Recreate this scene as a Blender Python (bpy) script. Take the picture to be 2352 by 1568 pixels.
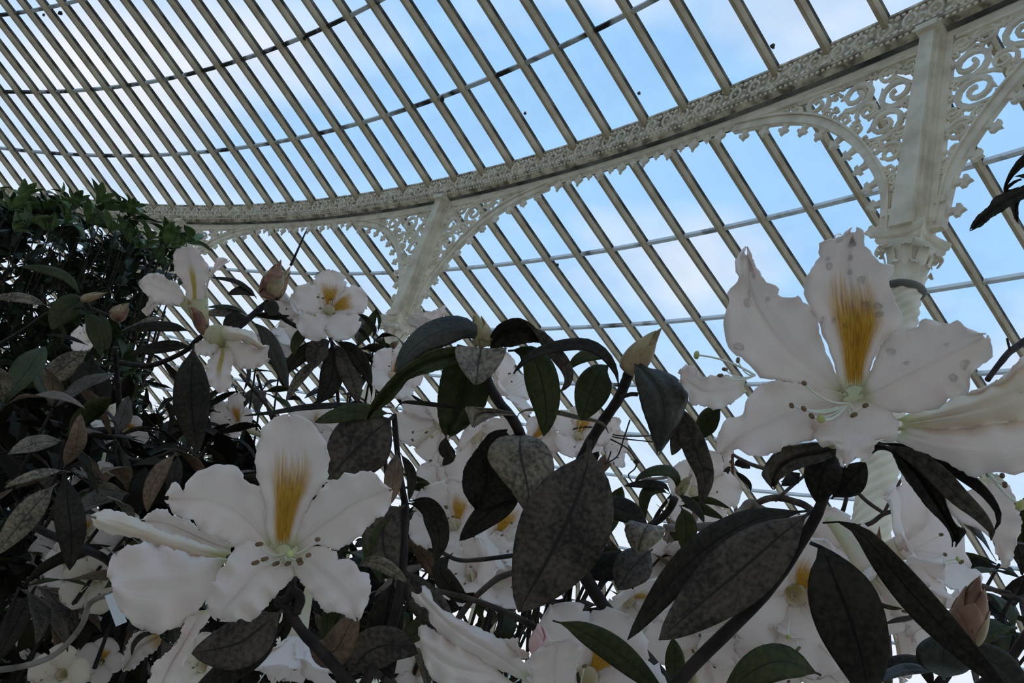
import bpy, bmesh, math, random
from mathutils import Vector, Matrix
for o in list(bpy.data.objects): bpy.data.objects.remove(o)
sc = bpy.context.scene
COL = sc.collection
R_ = random.Random(7)
PI = math.pi
# ------------------------------------------------------------------ camera
F = 1803.15; W, H = 2352, 1568
TH, RO = 0.36565, 0.32364
CAMZ = 1.5
FWD = Vector((0, math.cos(TH), math.sin(TH)))
UP0 = Vector((0, -math.sin(TH), math.cos(TH)))
RIGHT = Vector((1, 0, 0))*math.cos(RO) + UP0*math.sin(RO)
UPV = Vector((-1, 0, 0))*math.sin(RO) + UP0*math.cos(RO)
CAM = Vector((0, 0, CAMZ))
cam = bpy.data.cameras.new('camera'); camo = bpy.data.objects.new('camera', cam); COL.objects.link(camo)
cam.sensor_width = 36; cam.lens = 36*F/W; cam.clip_start = .02; cam.clip_end = 500
m = Matrix((RIGHT, UPV, -FWD)).transposed().to_4x4(); m.translation = CAM
camo.matrix_world = m
sc.camera = camo
# ------------------------------------------------------------------ sky
wd = bpy.data.worlds.new('sky'); sc.world = wd; wd.use_nodes = True
nt = wd.node_tree; nt.nodes.clear()
def N(t, kind, **kw):
    n = t.nodes.new(kind)
    for k, v in kw.items():
        if k in n.inputs: n.inputs[k].default_value = v
        else: setattr(n, k, v)
    return n
def ramp(t, stops, src=None):
    r = t.nodes.new('ShaderNodeValToRGB'); e = r.color_ramp.elements
    while len(e) < len(stops): e.new(.5)
    for el, (p, c) in zip(e, stops):
        el.position = p; el.color = (c, c, c, 1) if isinstance(c, (int, float)) else (*c, 1)
    if src is not None: t.links.new(src, r.inputs[0])
    return r
tc = N(nt, 'ShaderNodeTexCoord'); sep = N(nt, 'ShaderNodeSeparateXYZ')
nt.links.new(tc.outputs['Generated'], sep.inputs[0])
mp = N(nt, 'ShaderNodeMapping'); mp.inputs['Scale'].default_value = (1, 1, 1.7); mp.inputs['Location'].default_value = (1.33, -1.63, 1.78)
nt.links.new(tc.outputs['Generated'], mp.inputs[0])
cl = N(nt, 'ShaderNodeTexNoise', Scale=3.1, Detail=4.0, Roughness=.45); nt.links.new(mp.outputs[0], cl.inputs['Vector'])
cr = ramp(nt, [(.48, 0), (.78, 1)], cl.outputs[0])
base = ramp(nt, [(0, (.80, .86, .95)), (.22, (.56, .77, 1.0)), (.5, (.355, .64, 1.0)), (1, (.34, .62, 1.0))], sep.outputs[2])
haze = ramp(nt, [(0, 1), (.18, .75), (.42, .12), (.7, 0)], sep.outputs[2])
mx0 = N(nt, 'ShaderNodeMath', operation='MAXIMUM')
mul = N(nt, 'ShaderNodeMath', operation='MULTIPLY'); mul.inputs[1].default_value = .95
nt.links.new(cr.outputs[0], mul.inputs[0])
hz = N(nt, 'ShaderNodeMath', operation='MULTIPLY'); hz.inputs[1].default_value = .55
nt.links.new(haze.outputs[0], hz.inputs[0])
nt.links.new(mul.outputs[0], mx0.inputs[0]); nt.links.new(hz.outputs[0], mx0.inputs[1])
mixc = N(nt, 'ShaderNodeMixRGB'); nt.links.new(mx0.outputs[0], mixc.inputs[0]); nt.links.new(base.outputs[0], mixc.inputs[1])
mixc.inputs[2].default_value = (1.0, .955, .935, 1)
bg = N(nt, 'ShaderNodeBackground', Strength=1.08); nt.links.new(mixc.outputs[0], bg.inputs[0])
wo = N(nt, 'ShaderNodeOutputWorld'); nt.links.new(bg.outputs[0], wo.inputs[0])
vs = sc.view_settings; vs.view_transform = 'Standard'; vs.look = 'None'; vs.gamma = 1; vs.use_curve_mapping = False
vs.exposure = 0.0
# ------------------------------------------------------------------ materials
def mat(name, rough=.5, spec=.5):
    m = bpy.data.materials.new(name); m.use_nodes = True
    t = m.node_tree; b = t.nodes['Principled BSDF']
    b.inputs['Roughness'].default_value = rough; b.inputs['Specular IOR Level'].default_value = spec
    return m, t, b
def noise_col(t, b, c1, c2, scale=10, lo=.35, hi=.65, coord='Object', stretch=None, detail=4, bump=0, bdist=.002):
    tc = N(t, 'ShaderNodeTexCoord'); v = tc.outputs[coord]
    if stretch:
        mp = N(t, 'ShaderNodeMapping'); mp.inputs['Scale'].default_value = stretch; t.links.new(v, mp.inputs[0]); v = mp.outputs[0]
    n = N(t, 'ShaderNodeTexNoise', Scale=scale, Detail=detail); t.links.new(v, n.inputs['Vector'])
    r = ramp(t, [(lo, c1), (hi, c2)], n.outputs[0])
    if b: t.links.new(r.outputs[0], b.inputs['Base Color'])
    if bump:
        bp = N(t, 'ShaderNodeBump', Strength=bump, Distance=bdist); t.links.new(n.outputs[0], bp.inputs['Height']); t.links.new(bp.outputs[0], b.inputs['Normal'])
    return r
M = {}
def simple(name, c1, c2, scale=10, rough=.5, spec=.4, **kw):
    m, t, b = mat(name, rough, spec); noise_col(t, b, c1, c2, scale, **kw); M[name] = m; return m
simple('iron_paint', (.72, .60, .44), (.97, .845, .655), 9, .55, .35, lo=.3, hi=.6)
simple('iron_dirty', (.22, .17, .11), (.88, .75, .555), 14, .65, .3, lo=.36, hi=.64)
simple('soffit_dark', (.05, .05, .04), (.26, .25, .21), 5, .7, .3, lo=.35, hi=.7)  # uneven dark tone of the soffit and the neck rings
simple('rib_paint', (.38, .28, .165), (.68, .53, .345), 6, .6, .3, lo=.3, hi=.7)
simple('rib_moss_shade', (.03, .027, .018), (.20, .17, .12), 7, .8, .2, lo=.4, hi=.75)  # dark moss colour, also holds the painted shadow side of the ribs
simple('bar_moss', (.025, .022, .016), (.60, .60, .57), 3.2, .7, .3, lo=.44, hi=.56, detail=5)
simple('bar_pale', (.10, .09, .07), (.80, .80, .78), 3.0, .6, .3, lo=.33, hi=.44, detail=5)
simple('pale_floor', (.38, .33, .27), (.54, .48, .40), 4, .9, .1)  # unseen floor, coloured pale to bounce light up into the house
simple('gravel', (.22, .21, .17), (.32, .30, .25), 30, .9, .1)
simple('bark', (.028, .02, .015), (.10, .075, .055), 60, .8, .2, bump=.6, bdist=.001)
simple('bark_pale', (.09, .07, .052), (.27, .22, .17), 45, .8, .2, bump=.6, bdist=.001)
simple('twig_dark', (.012, .008, .007), (.04, .027, .02), 80, .7, .25, bump=.5, bdist=.001)
simple('bud_tan', (.22, .16, .08), (.42, .30, .165), 70, .55, .3, detail=3)
simple('bud_green', (.24, .20, .085), (.42, .33, .17), 60, .5, .3)
simple('bud_red', (.15, .06, .04), (.36, .20, .12), 60, .55, .3)
simple('bud_pink', (.72, .42, .40), (.85, .62, .55), 60, .55, .3)
simple('anther', (.12, .07, .035), (.22, .14, .07), 300, .7, .2)
simple('filament', (.78, .78, .62), (.85, .84, .72), 50, .5, .3)
simple('stigma', (.40, .42, .10), (.5, .52, .18), 100, .35, .5)
simple('card_white', (.75, .76, .78), (.82, .83, .85), 30, .6, .3)
simple('leaf_fine', (.030, .042, .012), (.12, .125, .035), 3, .6, .3)
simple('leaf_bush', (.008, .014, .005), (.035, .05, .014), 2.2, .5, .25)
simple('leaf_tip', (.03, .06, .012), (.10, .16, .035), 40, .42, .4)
simple('leaf_olive', (.009, .0078, .0045), (.040, .033, .016), 2.0, .7, .12)  # dark olive-brown foliage of the low thicket
def leafmat(name, c1, c2, vein, rough, scale=350, spec=.5, sp=.3, transl=0.0):
    m, t, b = mat(name, rough, spec)
    tc = N(t, 'ShaderNodeTexCoord')
    n = N(t, 'ShaderNodeTexNoise', Scale=scale, Detail=2.0); t.links.new(tc.outputs['Object'], n.inputs['Vector'])
    n2 = N(t, 'ShaderNodeTexNoise', Scale=scale*.12, Detail=3.0); t.links.new(tc.outputs['Object'], n2.inputs['Vector'])
    ad = N(t, 'ShaderNodeMath', operation='MULTIPLY_ADD'); ad.inputs[1].default_value = .55; t.links.new(n.outputs[0], ad.inputs[0])
    ml = N(t, 'ShaderNodeMath', operation='MULTIPLY'); ml.inputs[1].default_value = .45; t.links.new(n2.outputs[0], ml.inputs[0]); t.links.new(ml.outputs[0], ad.inputs[2])
    r = ramp(t, [(.38, c1), (.62, c2)], ad.outputs[0])
    sp_ = N(t, 'ShaderNodeSeparateXYZ'); t.links.new(tc.outputs['UV'], sp_.inputs[0])
    # midrib line and faint side veins, from the leaf's own UV (u across, v along)
    sb = N(t, 'ShaderNodeMath', operation='SUBTRACT'); sb.inputs[1].default_value = .5; t.links.new(sp_.outputs[0], sb.inputs[0])
    ab = N(t, 'ShaderNodeMath', operation='ABSOLUTE'); t.links.new(sb.outputs[0], ab.inputs[0])
    rr = ramp(t, [(.012, 1), (.035, 0)], ab.outputs[0])
    mx = N(t, 'ShaderNodeMixRGB'); t.links.new(rr.outputs[0], mx.inputs[0]); t.links.new(r.outputs[0], mx.inputs[1]); mx.inputs[2].default_value = (*vein, 1)
    t.links.new(mx.outputs[0], b.inputs['Base Color'])
    wv = N(t, 'ShaderNodeMath', operation='MULTIPLY_ADD'); wv.inputs[1].default_value = -.55; t.links.new(ab.outputs[0], wv.inputs[0]); t.links.new(sp_.outputs[1], wv.inputs[2])
    sn = N(t, 'ShaderNodeMath', operation='MULTIPLY'); sn.inputs[1].default_value = 75; t.links.new(wv.outputs[0], sn.inputs[0])
    si = N(t, 'ShaderNodeMath', operation='SINE'); t.links.new(sn.outputs[0], si.inputs[0])
    hh = N(t, 'ShaderNodeMath', operation='MULTIPLY_ADD'); hh.inputs[1].default_value = .07; t.links.new(si.outputs[0], hh.inputs[0]); t.links.new(n.outputs[0], hh.inputs[2])
    bp = N(t, 'ShaderNodeBump', Strength=.5, Distance=.0007); t.links.new(hh.outputs[0], bp.inputs['Height']); t.links.new(bp.outputs[0], b.inputs['Normal'])
    if transl:
        tr = N(t, 'ShaderNodeBsdfTranslucent'); tr.inputs[0].default_value = (c2[0]*1.6, c2[1]*1.9, c2[2]*.8, 1)
        ms = N(t, 'ShaderNodeMixShader'); ms.inputs[0].default_value = transl
        out = t.nodes['Material Output']; t.links.new(b.outputs[0], ms.inputs[1]); t.links.new(tr.outputs[0], ms.inputs[2]); t.links.new(ms.outputs[0], out.inputs[0])
    M[name] = m
leafmat('leaf_dark', (.012, .0098, .0055), (.036, .030, .0185), (.006, .005, .0035), .65, spec=.14)
leafmat('leaf_under', (.018, .0125, .0078), (.105, .077, .050), (.014, .011, .008), .6, spec=.3)
leafmat('leaf_pale', (.052, .040, .025), (.27, .21, .14), (.035, .028, .02), .6, spec=.3)
leafmat('leaf_green', (.022, .028, .006), (.062, .066, .014), (.012, .014, .005), .5, spec=.3, transl=.22)
leafmat('leaf_gloss', (.017, .0165, .009), (.046, .043, .026), (.010, .010, .006), .42, spec=.42)
leafmat('leaf_brown', (.075, .038, .02), (.19, .115, .06), (.05, .03, .018), .6)
def petalmat(name, blotch, base=(.96, .875, .79), tint=(.82, .78, .58), tpos=.12, bl=(.05, .64), bw=.34, yel=((.46, .20, .010), (.78, .50, .06))):
    m, t, b = mat(name, .55, .25)
    tc = N(t, 'ShaderNodeTexCoord'); sp = N(t, 'ShaderNodeSeparateXYZ'); t.links.new(tc.outputs['UV'], sp.inputs[0])
    u, v = sp.outputs[0], sp.outputs[1]
    n = N(t, 'ShaderNodeTexNoise', Scale=90.0, Detail=3.0); t.links.new(tc.outputs['Object'], n.inputs['Vector'])
    pink = ramp(t, [(.35, (base[0], base[1]*.96, base[2]*.985)), (.65, base)], n.outputs[0])
    tr = ramp(t, [(tpos*.3, 1), (tpos, 0)], v)
    mx = N(t, 'ShaderNodeMixRGB'); t.links.new(tr.outputs[0], mx.inputs[0]); t.links.new(pink.outputs[0], mx.inputs[1]); mx.inputs[2].default_value = (*tint, 1)
    col = mx.outputs[0]
    mp = N(t, 'ShaderNodeMapping'); mp.inputs['Scale'].default_value = (34, 2.2, 1); t.links.new(tc.outputs['UV'], mp.inputs[0])
    st = N(t, 'ShaderNodeTexNoise', Scale=1.0, Detail=3.0); t.links.new(mp.outputs[0], st.inputs['Vector'])
    if blotch:
        mg = N(t, 'ShaderNodeMapping'); mg.inputs['Scale'].default_value = (60, 9, 1); t.links.new(tc.outputs['UV'], mg.inputs[0])
        sg = N(t, 'ShaderNodeTexNoise', Scale=1.0, Detail=4.0); t.links.new(mg.outputs[0], sg.inputs['Vector'])
        sb = N(t, 'ShaderNodeMath', operation='SUBTRACT'); sb.inputs[1].default_value = .5; t.links.new(u, sb.inputs[0])
        ab = N(t, 'ShaderNodeMath', operation='ABSOLUTE'); t.links.new(sb.outputs[0], ab.inputs[0])
        jit = N(t, 'ShaderNodeMath', operation='MULTIPLY_ADD'); jit.inputs[1].default_value = .10; t.links.new(st.outputs[0], jit.inputs[0]); t.links.new(ab.outputs[0], jit.inputs[2])
        wm = ramp(t, [(bw*.6+.04, 1), (bw+.05, 0)], jit.outputs[0])
        vj = N(t, 'ShaderNodeMath', operation='MULTIPLY_ADD'); vj.inputs[1].default_value = -.38; t.links.new(st.outputs[0], vj.inputs[0]); 
        va = N(t, 'ShaderNodeMath', operation='ADD'); va.inputs[1].default_value = .19; t.links.new(v, va.inputs[0]); t.links.new(va.outputs[0], vj.inputs[2])
        vm = ramp(t, [(bl[0]*.4, 0), (bl[0], 1), (bl[1]-.22, .95), (bl[1], 0)], vj.outputs[0])
        mm = N(t, 'ShaderNodeMath', operation='MULTIPLY'); t.links.new(wm.outputs[0], mm.inputs[0]); t.links.new(vm.outputs[0], mm.inputs[1])
        yc = ramp(t, [(.34, yel[0]), (.60, yel[1])], sg.outputs[0])
        m2 = N(t, 'ShaderNodeMixRGB'); t.links.new(mm.outputs[0], m2.inputs[0]); t.links.new(col, m2.inputs[1]); t.links.new(yc.outputs[0], m2.inputs[2])
        col = m2.outputs[0]
    t.links.new(col, b.inputs['Base Color'])
    bp = N(t, 'ShaderNodeBump', Strength=.4, Distance=.0007); t.links.new(st.outputs[0], bp.inputs['Height']); t.links.new(bp.outputs[0], b.inputs['Normal'])
    tl = N(t, 'ShaderNodeBsdfTranslucent'); t.links.new(col, tl.inputs[0]); t.links.new(bp.outputs[0], tl.inputs[1])
    ms = N(t, 'ShaderNodeMixShader'); ms.inputs[0].default_value = .45
    out = t.nodes['Material Output']; t.links.new(b.outputs[0], ms.inputs[1]); t.links.new(tl.outputs[0], ms.inputs[2]); t.links.new(ms.outputs[0], out.inputs[0])
    M[name] = m
petalmat('petal', False)
petalmat('petal_blotch', True)
petalmat('petal_stripe', True, bw=.13, bl=(.04, .66), yel=((.62, .42, .06), (.80, .68, .30)))
petalmat('petal_cream', False, (.94, .85, .70), (.78, .72, .46), .22)
petalmat('petal_old', False, (.74, .68, .60), (.55, .38, .18), .35)
def glassmat():
    m = bpy.data.materials.new('glass'); m.use_nodes = True; t = m.node_tree; t.nodes.clear()
    tr = N(t, 'ShaderNodeBsdfTransparent'); tr.inputs[0].default_value = (.99, .995, 1, 1)
    gl = N(t, 'ShaderNodeBsdfGlossy', Roughness=.03); df = N(t, 'ShaderNodeBsdfDiffuse'); df.inputs[0].default_value = (.5, .5, .47, 1)
    fr = N(t, 'ShaderNodeValue'); fr.outputs[0].default_value = .015
    a = N(t, 'ShaderNodeMixShader'); t.links.new(fr.outputs[0], a.inputs[0]); t.links.new(tr.outputs[0], a.inputs[1]); t.links.new(gl.outputs[0], a.inputs[2])
    tc = N(t, 'ShaderNodeTexCoord'); n = N(t, 'ShaderNodeTexNoise', Scale=2.5, Detail=6.0); t.links.new(tc.outputs['Object'], n.inputs['Vector'])
    r = ramp(t, [(.45, 0), (.8, .07)], n.outputs[0])
    b = N(t, 'ShaderNodeMixShader'); t.links.new(r.outputs[0], b.inputs[0]); t.links.new(a.outputs[0], b.inputs[1]); t.links.new(df.outputs[0], b.inputs[2])
    o = N(t, 'ShaderNodeOutputMaterial'); t.links.new(b.outputs[0], o.inputs[0]); M['glass'] = m
glassmat()
def watermat():
    m, t, b = mat('water', .02, .5); b.inputs['Base Color'].default_value = (1, 1, 1, 1)
    b.inputs['Transmission Weight'].default_value = 1; b.inputs['IOR'].default_value = 1.33; M['water'] = m
watermat()
# ------------------------------------------------------------------ mesh helpers
class MB:
    def __init__(s): s.v = []; s.f = []; s.uv = {}; s.mi = []
    def quad(s, *ids, m=0): s.f.append(tuple(ids)); s.mi.append(m)
    def add(s, pts):
        k = len(s.v); s.v += [tuple(p) for p in pts]; return k
    def box(s, c, ax, m=0):
        # c centre; ax three half vectors
        c = Vector(c); a, b, d = [Vector(x) for x in ax]
        k = s.add([c+a*i+b*j+d*l for l in (-1, 1) for j in (-1, 1) for i in (-1, 1)])
        for q in ((0, 2, 3, 1), (4, 5, 7, 6), (0, 1, 5, 4), (2, 6, 7, 3), (0, 4, 6, 2), (1, 3, 7, 5)): s.quad(*[k+i for i in q], m=m)
    def grid(s, rows, closed=False, uvs=None, m=0, caps=False):
        n = len(rows[0]); k = s.add([p for r in rows for p in r])
        if uvs:
            for i, u in enumerate([u for r in uvs for u in r]): s.uv[k+i] = u
        for i in range(len(rows)-1):
            for j in range(n if closed else n-1):
                j2 = (j+1) % n
                s.quad(k+i*n+j, k+i*n+j2, k+(i+1)*n+j2, k+(i+1)*n+j, m=m)
        if caps and closed:
            s.quad(*[k+j for j in range(n)][::-1], m=m); s.quad(*[k+(len(rows)-1)*n+j for j in range(n)], m=m)
        return k
    def tube(s, pts, rad, n=6, m=0, caps=True):
        pts = [Vector(p) for p in pts]; rows = []
        up = None
        for i, p in enumerate(pts):
            t = (pts[min(i+1, len(pts)-1)]-pts[max(i-1, 0)])
            if t.length < 1e-9: t = Vector((0, 0, 1))
            t.normalize()
            if up is None: up = t.orthogonal().normalized()
            up = (up - t*up.dot(t));
            if up.length < 1e-6: up = t.orthogonal()
            up.normalize(); b = t.cross(up)
            r = rad[i] if isinstance(rad, (list, tuple)) else rad
            rows.append([p+up*(r*math.cos(2*PI*j/n))+b*(r*math.sin(2*PI*j/n)) for j in range(n)])
        s.grid(rows, True, m=m, caps=caps)
    def prism(s, poly, d0, d1, fn, m=0):
        # poly 2D list (a,b); fn(a,b,depth)->xyz
        n = len(poly); k = s.add([fn(a, b, d0) for a, b in poly]+[fn(a, b, d1) for a, b in poly])
        s.quad(*[k+i for i in range(n)], m=m); s.quad(*[k+n+i for i in range(n)][::-1], m=m)
        for i in range(n): j = (i+1) % n; s.quad(k+i, k+n+i, k+n+j, k+j, m=m)
    def mesh(s, name, mats, smooth=True):
        me = bpy.data.meshes.new(name); me.from_pydata(s.v, [], s.f)
        for x in (mats if isinstance(mats, (list, tuple)) else [mats]): me.materials.append(M[x])
        me.polygons.foreach_set('material_index', s.mi)
        me.polygons.foreach_set('use_smooth', [smooth]*len(s.f))
        if s.uv:
            ul = me.uv_layers.new(name='UVMap')
            vi = [0]*len(me.loops); me.loops.foreach_get('vertex_index', vi)
            flat = []
            for i in vi: flat += s.uv.get(i, (.25, .5))
            ul.data.foreach_set('uv', flat)
        me.update(); return me
    def build(s, name, mats, parent=None, smooth=True):
        return link(name, s.mesh(name, mats, smooth), parent)
def link(name, me, parent=None, mw=None):
    o = bpy.data.objects.new(name, me); COL.objects.link(o)
    if parent: o.parent = parent
    if mw is not None: o.matrix_local = mw
    return o
def empty(name, loc=(0, 0, 0), label=None, cat=None, group=None, kind=None):
    o = bpy.data.objects.new(name, None); COL.objects.link(o); o.location = loc; o.empty_display_size = .1
    return tag(o, label, cat, group, kind)
def tag(o, label=None, cat=None, group=None, kind=None):
    if label: o['label'] = label
    if cat: o['category'] = cat
    if group: o['group'] = group
    if kind: o['kind'] = kind
    return o
# ------------------------------------------------------------------ glasshouse
U = 3.5
CX, CY = -3.8036*U, -1.6829*U          # axis of the dome
DA = 0.0200713; A0 = .37456; AC = .79142
AXIS = Vector((CX, CY, 0))
def hz_(h): return CAMZ + h*U
UPPER = [(4.947, 1.067), (4.741, 1.129), (4.502, 1.196), (4.25, 1.262), (3.98, 1.328), (3.70, 1.390), (3.30, 1.47), (2.8, 1.55), (2.2, 1.62), (1.5, 1.67), (.6, 1.70)]
LOWER = [(4.975, 1.055), (5.237, .989), (5.509, .929), (5.78, .870), (6.05, .810), (6.33, .742), (6.62, .665), (6.88, .58), (7.08, .46), (7.18, .28), (7.2, .02), (7.2, -.30)]
UPPER = [(r*U, hz_(h)) for r, h in UPPER]; LOWER = [(r*U, hz_(h)) for r, h in LOWER]
def pol(r, az, z): return Vector((r*math.sin(az), r*math.cos(az), z))
floor = MB(); n = 64
k = floor.add([(0, 0, 0)]+[pol(7.2*U, 2*PI*i/n, 0) for i in range(n)])
for i in range(n): floor.quad(k, k+1+i, k+1+(i+1) % n)
fo = tag(floor.build('floor', 'pale_floor'), kind='structure'); fo.location = AXIS
gr = MB(); k = gr.add([pol(7.2*U, 2*PI*i/n, -.02) for i in range(n)]+[pol(140, 2*PI*i/n, -.02) for i in range(n)])
for i in range(n): gr.quad(k+i, k+(i+1) % n, k+n+(i+1) % n, k+n+i)
go = tag(gr.build('ground', 'gravel'), kind='structure'); go.location = AXIS
kb = MB()
kb.grid([[pol(r, 2*PI*i/96, z) for i in range(96)] for r, z in ((7.17*U, 0), (7.17*U, .42), (7.23*U, .42), (7.23*U, 0))], True)
kb_o = tag(kb.build('wall_outer', 'iron_paint', smooth=False), kind='structure'); kb_o.location = AXIS
ceil = empty('ceiling', AXIS, kind='structure'); skirt = empty('ceiling_outer', AXIS, kind='structure')
def norm2(P, i):
    a = P[max(i-1, 0)]; b = P[min(i+1, len(P)-1)]
    dr, dz = b[0]-a[0], b[1]-a[1]; l = math.hypot(dr, dz); n = (-dz/l, dr/l)
    if n[1] < -1e-6 or (abs(n[1]) < 1e-6 and n[0] < 0): n = (-n[0], -n[1])
    return n                            # outward/upward normal
def rib_mb(mb, P, az, w=.024, dep=.075):
    rows = []
    for i, (r, z) in enumerate(P):
        nr, nz = norm2(P, i); row = []
        ww = min(w, r*DA*.45)
        for (a, d) in ((-ww, .0), (ww, .0), (ww, -dep*.45), (ww*.55, -dep), (-ww*.55, -dep), (-ww, -dep*.45)):
            rr, zz = r+nr*d, z+nz*d
            p = pol(rr, 0, zz)+Vector((a, 0, 0))
            row.append(Matrix.Rotation(-az, 3, 'Z') @ p)
        rows.append(row)
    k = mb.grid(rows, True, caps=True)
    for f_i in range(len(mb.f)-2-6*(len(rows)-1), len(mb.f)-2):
        if (f_i-(len(mb.f)-2)) % 6 in (1, 5): mb.mi[f_i] = 1  # dark strips by the glass: moss at the joint plus painted-in shade
def smoothP(P, k=3):
    out = []
    for i in range(len(P)-1):
        for j in range(k):
            t = j/k; p0 = P[max(i-1, 0)]; p1 = P[i]; p2 = P[i+1]; p3 = P[min(i+2, len(P)-1)]
            out.append(tuple(.5*((2*p1[c])+(-p0[c]+p2[c])*t+(2*p0[c]-5*p1[c]+4*p2[c]-p3[c])*t*t+(-p0[c]+3*p1[c]-3*p2[c]+p3[c])*t**3) for c in (0, 1)))
    return out+[P[-1]]
NR = 313
for (P, root, off, lo, hi) in ((UPPER, ceil, 0, -8, 44), (LOWER, skirt, .18, 2, 52)):
    SP = smoothP(P)
    mb = MB(); rib_mb(mb, SP, 0); rme = mb.mesh('rib', ['rib_paint', 'rib_moss_shade'], False)
    az0 = A0+off*DA
    for i in range(lo, hi):
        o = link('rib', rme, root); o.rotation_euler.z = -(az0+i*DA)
    rest = MB()
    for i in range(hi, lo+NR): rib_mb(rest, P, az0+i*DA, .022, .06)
    tag(rest.build('glazing_ribs', ['rib_paint', 'rib_moss_shade'], root, False), kind='stuff')
    # purlins: one ring each
    for j, (r, z) in enumerate(P):
        if (P is UPPER and j == 0): continue
        nr, nz = norm2(P, j); pm = MB(); rows = []
        tr_, tz_ = -nz, nr
        nn = 313
        ring = []
        for (a, d) in ((-.016, -.004), (.016, -.004), (.016, -.034), (-.016, -.034)):
            ring.append([pol(r+nr*d+tr_*a, 2*PI*q/nn, z+nz*d+tz_*a) for q in range(nn)])
        ring.append(ring[0]); pm.grid(ring, True); pm.build('purlin', 'bar_moss' if P is UPPER else 'bar_pale', root, False)
    # panes
    rest = MB(); rows = min(len(P)-1, 6 if P is UPPER else 7)
    for j in range(len(P)-1):
        def pane(mb, az):
            k = []
            for d in (.004, .0085):
                for (q, e) in ((j, 1), (j+1, -1)):
                    nr, nz = norm2(P, q); r, z = P[q]
                    r, z = r+nr*d, z+nz*d
                    hw = r*math.tan(DA/2)-.002
                    for a in (-hw, hw): k.append(Matrix.Rotation(-az, 3, 'Z') @ Vector((a, r, z)))
            b = mb.add(k)
            for f_ in ((0, 1, 3, 2), (4, 6, 7, 5), (0, 4, 5, 1), (2, 3, 7, 6), (0, 2, 6, 4), (1, 5, 7, 3)): mb.quad(*[b+i for i in f_])
        one = MB(); pane(one, 0); pme = one.mesh('glass_pane', 'glass', False)
        for i in range(lo, lo+NR):
            vis = (j < rows) and ((-6 <= i < 42) if P is UPPER else (8 <= i < 50))
            if vis:
                o = link('glass_pane', pme, root); o.rotation_euler.z = -(az0+(i+.5)*DA)
            else: pane(rest, az0+(i+.5)*DA)
    tag(rest.build('glazing', 'glass', root, False), kind='stuff')
# ring beam (frieze + cornice)
RB = 4.9623*U; ZB = hz_(1.0); ZT = hz_(1.067)
trim = empty('trim_1', AXIS, kind='structure')
RF = 4.94*U
prof = [(RF+.16, ZT), (RF+.012, ZT), (RF-.012, ZT-.004), (RF-.012, ZT-.02), (RF+.004, ZT-.024), (RF+.004, ZB+.072), (RF-.012, ZB+.066), (RF-.012, ZB+.05), (RF+.002, ZB+.046), (RF+.002, ZB+.03), (RF+.03, ZB+.022), (RF+.03, ZB+.010)]
fm = MB(); nn = 626
fm.grid([[pol(r, 2*PI*q/nn, z) for q in range(nn)] for r, z in prof], True)
fm.build('frieze_beam', 'iron_dirty', trim, False)
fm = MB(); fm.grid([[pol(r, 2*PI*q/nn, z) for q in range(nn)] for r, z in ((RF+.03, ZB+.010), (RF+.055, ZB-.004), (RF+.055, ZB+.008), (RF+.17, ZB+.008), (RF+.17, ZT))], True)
fm.build('soffit', 'soffit_dark', trim, False)
fm = MB(); fm.grid([[pol(r, 2*PI*q/nn, z) for q in range(nn)] for r, z in ((RB-.02, ZB+.02), (RB-.02, ZB-.045), (RB+.03, ZB-.045), (RB+.03, ZB+.02))], True)
fm.build('hanging_rail', 'iron_paint', trim, False)
# rosettes: oval rings with a boss, 30 to a bay
ro_ = MB(); zc = (ZT-.024+ZB+.072)/2
rr_ = []
for a in range(14):
    t = 2*PI*a/14
    c = Vector((.036*math.cos(t), RF+.004, zc+.046*math.sin(t)))
    er = Vector((math.cos(t), 0, math.sin(t)))
    rr_.append([c+er*(.011*math.cos(q))+Vector((0, -.011*math.sin(q)*1.3, 0)) for q in (0, PI/2, PI, 1.5*PI)])
rr_.append(rr_[0]); ro_.grid(rr_, True)
ro_.tube([(0, RF+.004, zc), (0, RF-.008, zc)], [.013, .006], 6)
rome = ro_.mesh('rosette', 'iron_paint')
bo_ = MB(); bo_.tube([(0, RF+.004, zc), (0, RF-.012, zc)], [.014, .006], 6)
for z_ in (.05, -.05): bo_.box((0, RF, zc+z_*1.02), ((.014, 0, .006), (0, .006, 0), (-.004, 0, .010)))
bome = bo_.mesh('boss', 'iron_paint')
for i in range(-15, 104):
    az = AC+(i-45)*12*DA/30
    az = A0+(i)*DA*.4
    o = link('rosette', rome, trim); o.rotation_euler.z = -az
    o = link('boss', bome, trim); o.rotation_euler.z = -(az+DA*.2)
bd = MB()
for i in range(-60, 520):
    az = A0+i*DA*.1
    mrot = Matrix.Rotation(-az, 3, 'Z')
    for z_ in (ZT-.034, ZB+.083, ZB+.040):
        c = mrot @ Vector((0, RF+.002, z_))
        bd.box(c, (mrot @ Vector((.009, 0, 0)), mrot @ Vector((0, .009, 0)), (0, 0, .007)))
tag(bd.build('bead_row', 'iron_paint', trim, False), kind='stuff')
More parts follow.
